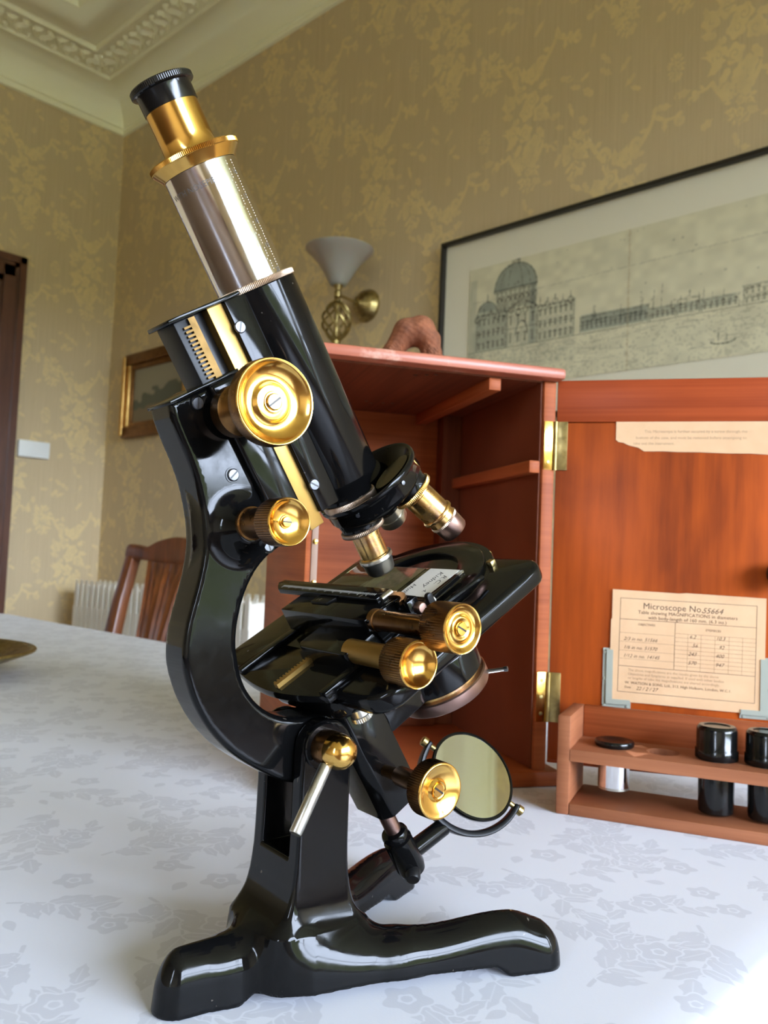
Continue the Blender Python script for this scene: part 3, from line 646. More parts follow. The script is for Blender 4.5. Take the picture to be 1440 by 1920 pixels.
finish('back_shoe', bbox(W1, -.23, .23, .22, .255, .40, .475, .004), M['chair'], t)
finish('front_rail', bbox(W1, -.215, .215, -.20, -.17, .37, .43, .003), M['chair'], t)
finish('seat', bbox(W1, -.235, .235, -.21, .23, .43, .47, .014, 3), M['frame_dark'], t)

# dining table and its cloth
TX0, TX1, TY0, TY1 = -2.045, -.119, -.16, .848
t = thing('dining_table', 'long dining table wholly covered by a white damask cloth', 'table', ((TX0+TX1)/2, (TY0+TY1)/2, 0))
hx_, hy_ = (TX1-TX0)/2, (TY1-TY0)/2
finish('table_top', bbox(W1, -hx_+.006, hx_-.006, -hy_+.006, hy_-.006, .71, .747, .01, 3), M['chair'], t)
for sx in (-1, 1):
    for sy in (-1, 1): finish('leg', lathe(Fr((sx*(hx_-.12), sy*(hy_-.12), 0), (1, 0, 0), (0, 1, 0), (0, 0, 1), 1), [(.02, 0), (.022, .05), (.03, .2), (.04, .45), (.028, .52), (.042, .56), (.042, .71)], 16), M['chair'], t)
# cloth: flat top, rounded edge, hanging folds
def rrect(x0, x1, y0, y1, r, n=10, m=70):
    out = []
    for cx, cy, a in ((x1-r, y0+r, -PI/2), (x1-r, y1-r, 0), (x0+r, y1-r, PI/2), (x0+r, y0+r, PI)):
        arc = [(cx+r*math.cos(a+PI/2*k/n), cy+r*math.sin(a+PI/2*k/n), math.cos(a+PI/2*k/n), math.sin(a+PI/2*k/n)) for k in range(n+1)]
        if out:
            p, q = out[-1], arc[0]
            out += [tuple(p[i]+(q[i]-p[i])*k/m for i in range(2))+p[2:] for k in range(1, m)]
        out += arc
    p, q = out[-1], out[0]; out += [tuple(p[i]+(q[i]-p[i])*k/m for i in range(2))+p[2:] for k in range(1, m)]
    return out
ol = rrect(TX0, TX1, TY0, TY1, .035); bm = bmesh.new(); ul = bm.loops.layers.uv.verify(); uvv = {}
ER = .012; levels = [(-.03, 0, 0), (-ER, 0, 0)] + [(-ER+ER*math.sin(a), -ER+ER*math.cos(a), 0) for a in (.4, .8, 1.2, PI/2)] + [(0, -.02-.03*k, min(1, k/6)) for k in range(9)]
rings = []; arc_ = 0; pl = levels[0]
for lv in levels:
    arc_ += math.hypot(lv[0]-pl[0], lv[1]-pl[1]); pl = lv; ring = []
    for i, (x, y, nx, ny) in enumerate(ol):
        fold = lv[2]*(.010+.014*math.sin(i*.55)+.008*math.sin(i*.23+1)); v_ = bm.verts.new((x+nx*(lv[0]+fold), y+ny*(lv[0]+fold), .75+lv[1])); ring.append(v_)
        uvv[v_] = (x+nx*(arc_-.03), y+ny*(arc_-.03))
    rings.append(ring)
n = len(ol); bm.faces.new(rings[0])
for A, B in zip(rings, rings[1:]):
    for k in range(n): bm.faces.new((A[k], A[(k+1) % n], B[(k+1) % n], B[k]))
for fc_ in bm.faces:
    for l in fc_.loops: l[ul].uv = uvv[l.vert]
cl = finish('tablecloth', bm, M['cloth'], None, 60); tag(cl, 'white damask tablecloth woven with pale grey leaves and blossoms', 'tablecloth')

# shallow brass dish at the far left
t = thing('brass_dish', 'shallow round brass dish on the cloth at the left', 'dish', (-1.098, .343, .75))
prof = [(0, 0), (.055, 0), (.060, .002), (.10, .018), (.128, .029), (.139, .033), (.141, .036), (.137, .037), (.126, .033), (.10, .023), (.06, .008), (0, .006)]
finish('bowl', lathe(fz, prof, 64), M['brass_old'], t, 60); finish('rolled_rim', tube([(.139*math.cos(2*PI*k/64), .139*math.sin(2*PI*k/64), .0355) for k in range(64)], .0022, 8, closed=True), M['brass_old'], t)
def tag_stuff(*a, **k): return tag(finish(*a, **k), kind='stuff')
# ------------------------------------------------------------------ microscope case with its open door
case = thing('microscope_case', 'open mahogany microscope case with hinged door standing on the tablecloth', 'case', (-.346, .552, .75), math.atan2(.857, .515))
def B(name, m, x0, x1, y0, y1, z0, z1, bw=.0012, parent=None, f=W1, label=None, seg=2): return finish(name, bbox(f, x0, x1, y0, y1, z0, z1, bw, seg), m, parent if parent is not None else case, label=label)
B('base_board', M['case'], -.203, .0125, -.005, .212, 0, .012, .003)
B('side_panel', M['case'], -.1903, -.1812, 0, .2, .012, .3085)
rp_ = B('side_panel', M['case'], -.0092, .0012, 0, .2, .012, .3085)
B('shaded_inner_face', M['case_shaded'], -.0106, -.0092, .003, .19, .0125, .308, 0, rp_)  # thin sheet over the panel, coloured dark for the shade inside
B('back_panel', M['case'], -.1812, -.0106, .19, .2, .012, .3085)  # lighter copy here: the light on the back is put into the colour
tp = B('top_board', M['case_top'], -.2, .0045, -.010, .212, .3085, .3175, .003)
B('shaded_inner_face', M['case_shaded'], -.181, -.0107, .002, .19, .3072, .3086, 0, tp)  # thin dark sheet under the top, its shade put into the colour
for (u, v_) in ((-.100, .016), (-.108, .020), (-.094, .012), (-.100, .140), (-.110, .146), (-.092, .138), (-.116, .139)):
    finish('screw_hole', lathe(Fr((u, v_, .3070), (1, 0, 0), (0, 1, 0), (0, 0, 1), 1), [(.0016, 0), (.0016, .0004)], 10), M['thin_black'], tp)
B('top_runner', M['case'], -.0545, -.0445, .002, .185, .2975, .3072, .001)
B('side_runner', M['case'], -.0195, -.0106, .001, .19, .2365, .2462, .001)
B('corner_batten', M['case_shaded'], -.030, -.0106, .172, .19, .012, .3072, .001)
B('floor_cleat', M['case_shaded'], -.178, -.03, .165, .19, .012, .048, .002)
st_ = B('strike_strip', M['strip'], -.1860, -.1814, -.0012, .001, .02, .30, .0004)
for z in (.176, .147, .25, .07): finish('screw', lathe(Fr((-.1837, -.0012, z), (1, 0, 0), (0, 0, 1), (0, -1, 0), 1), [(.0020, 0), (.0019, .0006), (.001, .0009), (0, .0009)], 14), M['brass'], st_)
# the door swings beyond the right side
fD = Fr((.0008, 0, 0), Vector((.884*.515+.468*.857, -.884*.857+.468*.515, 0)).normalized(), Vector((.857*.884-.515*.468, .515*.884+.857*.468, 0)).normalized(), (0, 0, 1), 1)
door = finish('door', bbox(fD, .001, .190, 0, .010, .020, .2765, .001), M['door'], case)
finish('clamp', bbox(fD, .001, .190, -.0003, .010, .2768, .3095, .001), M['door_clamp'], door); finish('edge_strip', bbox(fD, .001, .190, .0002, .0098, .0175, .0205, .0008), M['door_clamp'], door)
def door_pt(u, z, off=.0004): return fD(u, -off, z)
bm = bmesh.new(); torn = [(.0455, .2770), (.0455, .2632), (.0475, .2615), (.051, .2610), (.055, .2590), (.062, .2572), (.066, .2545), (.070, .2545), (.080, .2546), (.090, .2541), (.105, .2540), (.125, .2532), (.140, .2532), (.152, .2525), (.160, .2530), (.172, .2522), (.176, .2530), (.176, .2768)]
prism(Fr(fD.o, fD.e[0], fD.e[2], -fD.e[1], 1), torn, .0001, .0005, bm=bm); nf = len(bm.faces)
for k, (tx, u, z) in enumerate((('This Microscope is further secured by a screw through the', .066, .2685), ('bottom of the case, and must be removed before attempting to', .060, .2638), ('take out the instrument.', .058, .2595))):
    text_bm(tx, .0030, lambda x, y, u=u, z=z: door_pt(u+x, z+y, .00058), bm=bm)
bmesh.ops.recalc_face_normals(bm, faces=bm.faces); bm.faces.ensure_lookup_table()
for i in range(nf, len(bm.faces)): bm.faces[i].material_index = 1
o = finish('torn_notice', bm, M['paper'], door, 0, 'torn cream printed notice', normals=False); o.data.materials.append(M['ink_faint'])
for name_u, sg in ((.0402, 1), (.1560, -1)):
    bm = bmesh.new(); u0 = name_u; z0 = .0630
    f = Fr(fD(u0, 0, z0), fD.e[0]*sg, fD.e[2], -fD.e[1], 1)
    prism(f, [(0, 0), (.0205, 0), (.0205, .0042), (.0052, .0042), (.0052, .0435), (0, .0435)], 0, .0010, bm=bm)
    prism(f, [(.0026, .0026), (.0200, .0026), (.0200, .0062), (.0072, .0062), (.0072, .0425), (.0026, .0425)], .0010, .0022, bm=bm)
    for (a, b_) in ((.0014, .040), (.0014, .021), (.0014, .0013), (.018, .0013)): lathe(f.at(a, b_, .001), [(.0011, 0), (.0009, .0005), (0, .0006)], 10, bm=bm)
    bmesh.ops.recalc_face_normals(bm, faces=bm.faces); finish('corner_bracket', bm, M['grey_iron'], door, 35, 'grey metal corner bracket')
finish('turn_knob', lathe(Fr(fD(.1600, 0, .167), fD.e[0], fD.e[2], -fD.e[1], 1), [(.006, 0), (.006, .006), (.0095, .008), (.0105, .013), (.009, .017), (0, .018)], 24), M['bakelite'], door)
for z0, z1 in ((.2395, .2772), (.0480, .0852)):
    h = finish('hinge', tube([(.0006, -.0014, z0), (.0006, -.0014, z1)], .0013, 10), M['brass_old'], case)
    finish('hinge_leaf', bbox(W1, -.0088, -.0002, -.0008, .0005, z0, z1, .0003), M['brass'], h); finish('hinge_leaf', bbox(fD, .0012, .0096, -.0009, .0005, z0, z1, .0003), M['brass_old'], h)
    for z in (z0+.006, (z0+z1)/2, z1-.006):
        finish('screw', lathe(Fr((-.0048, -.0008, z), (1, 0, 0), (0, 0, 1), (0, -1, 0), 1), [(.0016, 0), (.0013, .0004), (0, .0005)], 10), M['brass_old'], h)

# printed card held in the corner brackets
fw_ = case.matrix_basis
def to_world(p): return Matrix.Translation(case.location) @ Matrix.Rotation(math.atan2(.857, .515), 4, 'Z') @ Vector(p)
ex_w = (Matrix.Rotation(math.atan2(.857, .515), 3, 'Z') @ fD.e[0]); nw = -(Matrix.Rotation(math.atan2(.857, .515), 3, 'Z') @ fD.e[1])
card = thing('printed_card', 'cream printed microscope card held by grey corner brackets on the case door', 'card', to_world(fD(.0450, -.0011, .0668)), math.atan2(ex_w.y, ex_w.x))
fC = Fr((0, 0, 0), (1, 0, 0), (0, 0, 1), (0, -1, 0), 1)
tilt = -.012
def ck(x, y, c=.0005): x, y = x/1000, y/1000; return fC(x*math.cos(tilt)-y*math.sin(tilt), x*math.sin(tilt)+y*math.cos(tilt)+.001, c)
bm = bmesh.new(); prism(lambda a, b_, c: ck(a, b_, c), [(0, 0), (30, .2), (60, -.1), (105.8, 0), (106.2, 40), (106, 82.3), (52, 82.8), (47, 82.2), (0, 82.6), (.3, 61), (-.4, 60)], 0, .0004, bm=bm)
finish('card_sheet', bm, M['paper'], card, 0)
bm = bmesh.new()
def rule(x0, y0, x1, y1, wd=.16):
    if x0 == x1: q = ((x0-wd, y0), (x0+wd, y0), (x0+wd, y1), (x0-wd, y1))
    else: q = ((x0, y0-wd), (x1, y0-wd), (x1, y0+wd), (x0, y0+wd))
    bm.faces.new([bm.verts.new(ck(*p)) for p in q])
for y in (76.5, 7.5): rule(6, y, 100, y)
for x in (6, 100): rule(x, 7.5, x, 76.5)
for y in (61, 26.5): rule(6, y, 100, y)
rule(45, 26.5, 45, 61)
for x in (54, 63, 72.5, 82, 91): rule(x, 26.5, x, 53, .07)
for k in range(9): rule(45, 53-k*2.95, 100, 53-k*2.95, .07)
for y in (51, 44.5, 38, 32): rule(6, y, 45, y, .07)
tag_stuff('printed_rules', bm, M['ink'], card, 0)
def ct(tx, size, x, y, al='LEFT', b=None, shear=0, sx=1.0):
    return text_bm(tx, size, lambda a, b_: ck(x+a*sx, y+b_, .00053), al, shear, b)
b1 = ct('Microscope No.', 6.4, 22, 69.4); 
for tx, s, x, y, al in (('Table showing MAGNIFICATIONS in diameters', 3.5, 53, 65.6, 'CENTER'), ('with body-length of 160 mm. (6.3 ins.)', 3.5, 53, 62.0, 'CENTER'), ('OBJECTIVES', 2.3, 19, 57, 'LEFT'), ('EYEPIECES', 2.3, 66, 56, 'LEFT'),
        ('W. WATSON & SONS, Ltd., 313, High Holborn, London, W.C.1.', 2.75, 11, 13.6, 'LEFT'), ('Date', 2.3, 11, 10.4, 'LEFT')): ct(tx, s, x, y, al, b1)
tag_stuff('printed_text', b1, M['ink'], card, 0, normals=False)
b2 = bmesh.new()
for k, tx in enumerate(('The above magnifications are the results given by the above', 'Objectives and Eyepieces as supplied. If used with other bodies', 'or lengths of tube the magnifications are altered accordingly.')): ct(tx, 2.6, 13, 23-k*2.9, 'LEFT', b2)
tag_stuff('printed_note', b2, M['ink_faint'], card, 0, normals=False)
b3 = bmesh.new()
for tx, s, x, y in (('55664', 5.6, 63, 69), ('2/3 in no. 51566', 3.6, 9, 45.5), ('1/6 in no. 51570', 3.6, 9, 39.2), ('1/12 in no. 14145', 3.6, 9, 33.0), ('6.2', 3.6, 55, 50.2), ('10.3', 3.6, 73, 50.2), ('56', 3.8, 57, 43.8), ('92', 3.8, 75, 43.8), ('243', 3.8, 54.4, 37.6), ('400', 3.8, 73, 37.6), ('570', 3.8, 54.4, 31.2), ('947', 3.8, 73, 31.2), ('22 / 2 / 27', 3.6, 19, 9.6)): ct(tx, s, x, y, 'LEFT', b3, .35)
tag_stuff('handwriting', b3, M['ink'], card, 0, normals=False)

# rack for eyepieces
rk = thing('eyepiece_rack', 'low wooden rack with pierced shelf standing in front of the case door', 'rack', (-.3025, .498, .75), math.atan2(.353, .936))
B('end_board', M['rack'], 0, .0087, 0, .058, 0, .0655, .001, rk); B('end_board', M['rack'], .1865, .1952, 0, .058, 0, .0655, .001, rk)
B('base_board', M['rack'], .0087, .1865, 0, .058, 0, .0078, .001, rk); B('back_board', M['case'], .0087, .1865, .051, .058, .0400, .0655, .001, rk)
HOL = [(.034, .028, .0110), (.066, .028, .0108), (.0995, .026, .0117), (.1295, .026, .0117), (.161, .026, .0117)]
bm = bmesh.new(); edges_ = [.0087] + [(HOL[i][0]+HOL[i+1][0])/2 for i in range(4)] + [.1865]
for (cx, cy, r_), x0, x1 in zip(HOL, edges_, edges_[1:]):
    n = 40; rows = [[], [], [], []]
    angs = sorted({2*PI*k/n for k in range(n)} | {math.atan2(y-cy, x-cx) % (2*PI) for x in (x0, x1) for y in (0, .051)})
    for a in angs:
        c, s = math.cos(a), math.sin(a); k = min(((x1-cx)/c if c > 1e-9 else (x0-cx)/c if c < -1e-9 else 9), ((.051-cy)/s if s > 1e-9 else (0-cy)/s if s < -1e-9 else 9))
        for j, (rr, z) in enumerate(((k, .0435), (r_, .0435), (r_, .0357), (k, .0357))): rows[j].append(bm.verts.new((cx+rr*c, cy+rr*s, z)))
    m_ = len(angs)
    for A, Bq in zip(rows, rows[1:]+rows[:1]):
        for i in range(m_): bm.faces.new((A[i], A[(i+1) % m_], Bq[(i+1) % m_], Bq[i]))
bmesh.ops.remove_doubles(bm, verts=bm.verts, dist=1e-6); finish('pierced_shelf', bm, M['rack'], rk, 30)
rz = math.atan2(.353, .936)
def rk_w(u, v, z): return Matrix.Translation((-.3025, .498, .75)) @ Matrix.Rotation(rz, 4, 'Z') @ Vector((u, v, z))
ZUP = Fr((0, 0, 0), (1, 0, 0), (0, 1, 0), (0, 0, 1), 1)
t = thing('eyepiece', 'silver eyepiece tube with flat black cap hanging in the rack shelf', 'eyepiece', rk_w(.034, .028, .0437), rz)
finish('tube', lathe(ZUP, [(.0098, -.0275), (.0106, -.0268), (.0106, 0), (.0098, 0), (.0095, -.026), (0, -.026)], 40), M['chrome'], t); finish('foot_ring', lathe(ZUP, [(.0101, -.0285), (.0104, -.0284), (.0104, -.0270), (.0100, -.0270)], 40), M['nickel'], t)
finish('eye_cap', lathe(ZUP, [(.0105, -.0002), (.0126, .0002), (.0133, .0014), (.0133, .0032), (.0126, .0042), (.0080, .0044), (.0060, .0034), (0, .0032)], 40), M['bakelite'], t)
can = None
for k, (u, v, lab) in enumerate(((.0995, .026, 'black ribbed objective canister in the rack, nearest the silver eyepiece'), (.1295, .026, 'black ribbed objective canister in the rack, cut by the right photo edge'))):
    if can is None:
        can = thing('objective_canister', lab, 'canister', rk_w(u, v, .0437), rz, 'black canisters standing in the rack')
        finish('body', lathe(ZUP, [(.0098, -.0345), (.0108, -.0335), (.0111, -.03), (.0114, .002), (.0108, .004), (0, .004)], 40), M['bakelite'], can)
        finish('screw_cap', lathe(ZUP, [(.0128, .0003), (.0134, .0008), (.0134, .0065), (.0128, .007), (.0128, .0185), (.0124, .0205), (.0112, .0218), (.0085, .0218), (.0080, .0212), (0, .0210)], 96, {1: .0004, 2: .0004}), M['bakelite'], can, 40)
    else:
        c = can.copy(); COL.objects.link(c); c.location = rk_w(u, v, .0437); c['label'] = lab
        for ch in list(can.children):
            d_ = ch.copy(); COL.objects.link(d_); d_.parent = c
# little clay animal on the case
p = to_world((-.0865, .092, .3176)); t = thing('clay_ornament', 'arched terracotta ornament with rough clawed foot on top of the case', 'ornament', p, math.atan2(.686, .7265))
def cap(X, Y, Z, a, b_, r0, r1, sy=1.0):
    a = np.array(a); b_ = np.array(b_); e = b_-a; x, y, z = X-a[0], (Y-a[1])*sy, Z-a[2]; t_ = np.clip((x*e[0]+y*e[1]+z*e[2])/(e@e), 0, 1)
    return np.sqrt((x-t_*e[0])**2+(y-t_*e[1])**2+(z-t_*e[2])**2)-(r0+(r1-r0)*t_)
def clay(X, Y, Z):
    ch = [((-24, 0, 5), (-20, 0, 26), 6.5, 7.5), ((-20, 0, 26), (-8, 0, 43), 7.5, 11.5), ((-8, 0, 43), (4, 0, 45), 11.5, 12.3), ((4, 0, 45), (11, 0, 37), 12.3, 10), ((11, 0, 37), (15, 0, 24), 10, 8), ((16, 0, 24), (15, 0, 4), 7.2, 6.5), ((9, -5, 31), (7.5, -6, 22), 2.6, 1.8), ((13, -7, 28), (12, -8, 18), 2.6, 1.8), ((-8, 0, 40), (6, 0, 40), 9, 8)]
    d = None
    for q in ch:
        c = cap(X, Y, Z, *q, sy=.75); d = c if d is None else smin(d, c, 2.2)
    return smax(d + .15*np.sin(X*.9+Z*.5)*np.sin(Z*1.1+Y*.7) + .5*np.sin(X*2.1+1)*np.sin(Z*1.9+.4)*np.cos(Y*1.7)*np.clip((34-Z)/8, 0, 1), -Z, 1)
sdf_object('clay_body', clay, (-34, -18, -1), (26, 18, 60), 1.3, Fr((0, 0, 0), (1, 0, 0), (0, 1, 0), (0, 0, 1)), M['terracotta'], t)
# ------------------------------------------------------------------ the microscope (local frame: x forward, y away from the camera side, z up; authored in mm)
MS = thing('microscope', 'black lacquered brass compound microscope on heavy tripod foot, standing on the damask cloth', 'microscope', (-.25244, .24424, .75), math.radians(80.83268))
P0 = Vector((-50.0125, 0, 269.2589)); AD = Vector((.53596426, 0, -.84424067)); PP = Vector((.84424067, 0, .53596426)); LT = Vector((0, -1, 0))
FM = Fr((0, 0, 0), (1, 0, 0), LT, (0, 0, 1))
FA = Fr(P0*.001, PP, LT, AD)                      # (t forward, lateral, s down the optical axis)
FP = Fr(P0*.001, PP, AD, LT)                      # profiles in (t,s), extruded laterally
def FK(s, t, lat=0): return Fr(FA(t, lat, s), PP, AD, LT)   # lathe axis pointing sideways to the camera side
def part(name, bm, m, parent=None, smooth=35, label=None): return finish(name, bm, M[m] if isinstance(m, str) else m, parent or MS, smooth, label)
def slot_screw(f, r, h, parent, m='steel', ang=.5, name='screw'):
    o = part(name, lathe(f, [(r, 0), (r, h*.6), (r*.86, h), (0, h*1.05)], 24), m, parent)
    c, s = math.cos(ang), math.sin(ang); g = Fr(f.o, f.e[0]*c+f.e[1]*s, f.e[1]*c-f.e[0]*s, f.e[2])
    return o, g
def screw(f, r, h, parent, m='steel', ang=.5):
    o, g = slot_screw(f, r, h, parent, m, ang)
    bm = bmesh.new(); bm.from_mesh(o.data); box(bm, g, -r*.92, r*.92, -r*.13, r*.13, h*.5, h*1.09); bm.faces.ensure_lookup_table()
    for i in range(len(bm.faces)-6, len(bm.faces)): bm.faces[i].material_index = 1
    bm.to_mesh(o.data); bm.free(); o.data.materials.append(M['thin_black']); return o
# --- tripod foot and pillar (one casting)
def cap2(x, y, a, b, r0, r1):
    ex, ey = b[0]-a[0], b[1]-a[1]; t = np.clip(((x-a[0])*ex+(y-a[1])*ey)/(ex*ex+ey*ey), 0, 1); return np.hypot(x-a[0]-t*ex, y-a[1]-t*ey)-(r0+(r1-r0)*t)
def ss(a, b, x): t = np.clip((x-a)/(b-a), 0, 1); return t*t*(3-2*t)
def foot(X, Y, Z):
    Ya = np.abs(Y); dr = np.clip(Z, 0, 30)*.09
    a = smin(cap2(X, Y, (-66.5, 0), (-46, 0), 8.8, 10.5), cap2(X, Y, (-46, 0), (-18, 0), 10.5, 23), 6)
    b = smin(cap2(X, Ya, (-16, 10), (14, 24.5), 19, 11.5), cap2(X, Ya, (14, 24.5), (73, 47.5), 11, 9.4), 6)
    d = smin(a, b, 7) + dr
    rA = -16-X; rB = np.hypot(X+16, Ya)
    HA = 23.0-5*ss(50, 64, rA); HB = 20.0+3.5*ss(50, 84, rB)-6*ss(86, 108, rB)
    bl = ss(-2, -34, X); H = HA*bl+HB*(1-bl)
    body = smax(d, Z-H, 13)
    fl = np.minimum(9*np.exp(-(np.maximum(Z, 0)-24)/9.0), 9)
    qx, qy = np.abs(X+16.6)-11.4-fl, Ya-17.1-.35*fl; rr_ = 1.2+.45*fl
    ax_, ay_ = qx+rr_, qy+rr_
    box2 = np.hypot(np.maximum(ax_, 0), np.maximum(ay_, 0))+np.minimum(np.maximum(ax_, ay_), 0)-rr_
    top = np.hypot(X+16.6, Z-91)-11.4
    pil = smax(box2, np.where(Z > 91, top, -20), 1.0)
    f = smin(body, pil, 11)
    slot = np.maximum(np.abs(Y)-10.2, 50-Z); f = smax(f, -slot, 1.0)
    toe = np.minimum(np.hypot(X+64, Y)-20, np.hypot(X-71, Ya-46.5)-16)
    arch = Z-4.2*ss(0, 7, toe); f = smax(f, -arch, 1.2)
    return f
sdf_object('tripod_foot', foot, (-80, -62, -1.3), (88, 62, 104), 1.35, FM, M['black'], MS)
# --- limb
LIMB = [(-85.6, 217.9), (-84.1, 212.4), (-80.2, 204.5), (-76.8, 198.0), (-73.5, 190.6), (-71.0, 182.3), (-69.3, 174.0), (-68.8, 167.0), (-69.4, 159.8), (-70.8, 152.1), (-72.6, 144.5), (-74.0, 137.7), (-74.6, 130.2), (-74.0, 123.2), (-72.0, 116.7), (-69.0, 109.9), (-64.3, 102.5), (-58.6, 96.0), (-51.8, 90.2), (-41.3, 83.6), (-30.3, 78.3), (-18, 76.5), (-5, 80), (6, 91), (8, 102), (2, 109), (-8, 106), (-15.6, 103.4), (-25.9, 102.2), (-34.3, 103.6), (-41.2, 107.0), (-46.5, 111.8), (-50.4, 117.8), (-52.8, 125.0), (-54.0, 132.3), (-53.7, 139.5), (-52.4, 146.8), (-50.0, 153.8), (-46.7, 159.8), (-42.9, 164.3), (-38.8, 167.4)]
LP_ = [tuple(p) for p in spline(LIMB, 4)] + [(-34.0, 170.6), (-69.9, 226.2), (-69.9, 226.3)]
_ls = poly_sdf(LP_)
def limb(X, Y, Z):
    if X.ndim == 3: d2 = _ls(X[:, 0, :], Z[:, 0, :])[:, None, :] + 0*Y
    else: d2 = _ls(X, Z)
    d = smax(d2, np.abs(Y)-9.5, 2.6)
    q = np.hypot(X+55.2, Z-174.6); cone = smax(smax(q-(11.2-.52*(Y-8)), Y-18.5, 1), 2-Y, 1)
    return smin(d, cone, 6)
sdf_object('limb', limb, (-90, -13, 73), (14, 22, 231), 1.25, FM, M['black'], MS)
part('limb_cap', prism(FP, [(-58.2, 24.2), (-27.5, 24.2), (-27.5, 25.6), (-58.2, 25.6)], -10.6, 10.6, .4), 'black')
blk = part('coarse_slide_housing', prism(FP, [(-42.5, 25.6), (-28.9, 25.6), (-28.9, 91), (-42.5, 84)], -13, 13, 1.6, 3), 'black')
for s, t in ((29.3, -48.3), (58.3, -48.3), (88.6, -48.2)):
    part('screw_seat', lathe(FK(s, t, 9.3), [(3.1, 0), (3.0, .5), (2.5, .5), (2.4, .1), (0, .1)], 24), 'black')
    screw(FK(s, t, 9.4), 2.3, 1.1, MS, 'steel', 1.1+s)
part('dovetail_slide', prism(FP, [(-28.6, .6), (-21.8, .6), (-21.8, 93), (-28.6, 93)], -10.2, 10.2, .35), 'brass_plate')
part('slide_bar', prism(FP, [(-42.0, .5), (-33.2, .5), (-33.2, 60), (-42.0, 60)], -7.4, 7.4, .4), 'satin_black')
part('slide_web', prism(FP, [(-33.2, .5), (-28.4, .5), (-28.4, 60), (-33.2, 60)], -5.5, 5.5, .3), 'satin_black')
bm = bmesh.new(); box(bm, FP, -36.4, -33.6, 1, 58, 7.3, 8.6)
for k in range(34): box(bm, FP, -39.4, -36.3, 3.4+k*1.6, 4.2+k*1.6, 7.3, 8.6)
part('rack_bar', bm, 'rack_brass')
part('tube_plate', prism(FP, [(-21.8, .6), (-12, .6), (-12, 88.3), (-21.8, 88.3)], -12.2, 12.2, .5), 'black')
for s in (11.2, 77.2): screw(FK(s, -19.9 if s > 50 else -20.2, 12.0), 2.3, .7, MS, 'steel', .9 if s > 50 else 2.2)
part('slide_cap', prism(Fr(FA(0, 0, 0), PP, LT, AD), [(-44.5, -9.5), (-14, -12.2), (-14, 12.2), (-44.5, 9.5)], -1.1, .5, .3), 'black')
# --- body tube, draw tube, eyepiece
n_k = 160
part('body_tube', lathe(FA, [(15, .4), (16.2, .6), (16.7, 1.2), (16.7, 83.5), (16.1, 84.4), (12.6, 88.2), (11, 90.5), (11, 93), (0, 93)], 96), 'black')
part('tube_collar', lathe(FA, [(14.6, -1.6), (16.9, -1.6), (17.3, -1.2), (17.3, .4), (16.9, .8), (14.6, .8)], 2*n_k, {2: .35, 3: .35}), 'knurl')
dt = part('draw_tube', lathe(FA, [(13.2, -46.4), (14.2, -46.2), (14.2, 2), (13.2, 2)], 128), 'chrome')
def on_tube(R, a0, s0):   # (along circumference mm, up the tube mm)
    def fn(x, y):
        a = a0+x/R; return FA(R*math.cos(a), R*math.sin(a), s0-y)
    return fn
cam_az = math.atan2(.80, -.32)        # azimuth (t,lat) of the side that faces the camera
def az_at(frac): return cam_az - math.asin(frac)
bm = bmesh.new(); A0 = az_at(.74); R_ = 14.23
for k in range(44):
    s = -44.6+k*1.0; L = 5.4 if k % 10 == 2 else 4.3 if k % 5 == 2 else 3.3
    fn = on_tube(R_, A0, 0)
    bm.faces.new([bm.verts.new(fn(x, y)) for x, y in ((0, -s), (0, -s-.42), (L, -s-.42), (L, -s))])
tag(part('engraved_scale', bm, 'engrave_light', dt, 0), kind='stuff')
bm = bmesh.new()
def tt(tx, size, a, s, up=1):
    # text reads from left to right for the camera: decreasing azimuth
    text_bm(tx, size, lambda x, y: FA(R_*math.cos(a-x/R_), R_*math.sin(a-x/R_), s-y), bm=bm)
tt('WITH NOSEPIECE', 3.0, az_at(-.97), -38.6)
for k, tx in enumerate(('16', '17', '18', '19', '20')): tt(tx, 2.6, az_at(.62), -42.0+k*9.4+2.6)
tag(part('engraved_text', bm, 'engrave', dt, 0), kind='stuff')
ep = part('eyepiece_barrel', lathe(FA, [(9.4, -69.8), (10.1, -69.6), (10.05, -58), (10.3, -54.5), (11.0, -53), (13.5, -52.4), (17.2, -52.2), (17.7, -51.8), (17.7, -50.3), (17.2, -49.9), (16.6, -49.0), (15.0, -47.0), (14.6, -46.3), (12, -46.3)], 2*n_k, {7: .3, 8: .3}), 'brass')
part('eye_cap', lathe(FA, [(0, -77.4), (7.5, -77.2), (9.0, -78.6), (11.6, -78.8), (12.2, -78.3), (12.2, -76.6), (11.8, -76.2), (10.7, -75.9), (10.5, -75), (10.45, -69.6), (9.5, -69.4)], 200, {4: .12, 5: .12}), 'bakelite', ep)
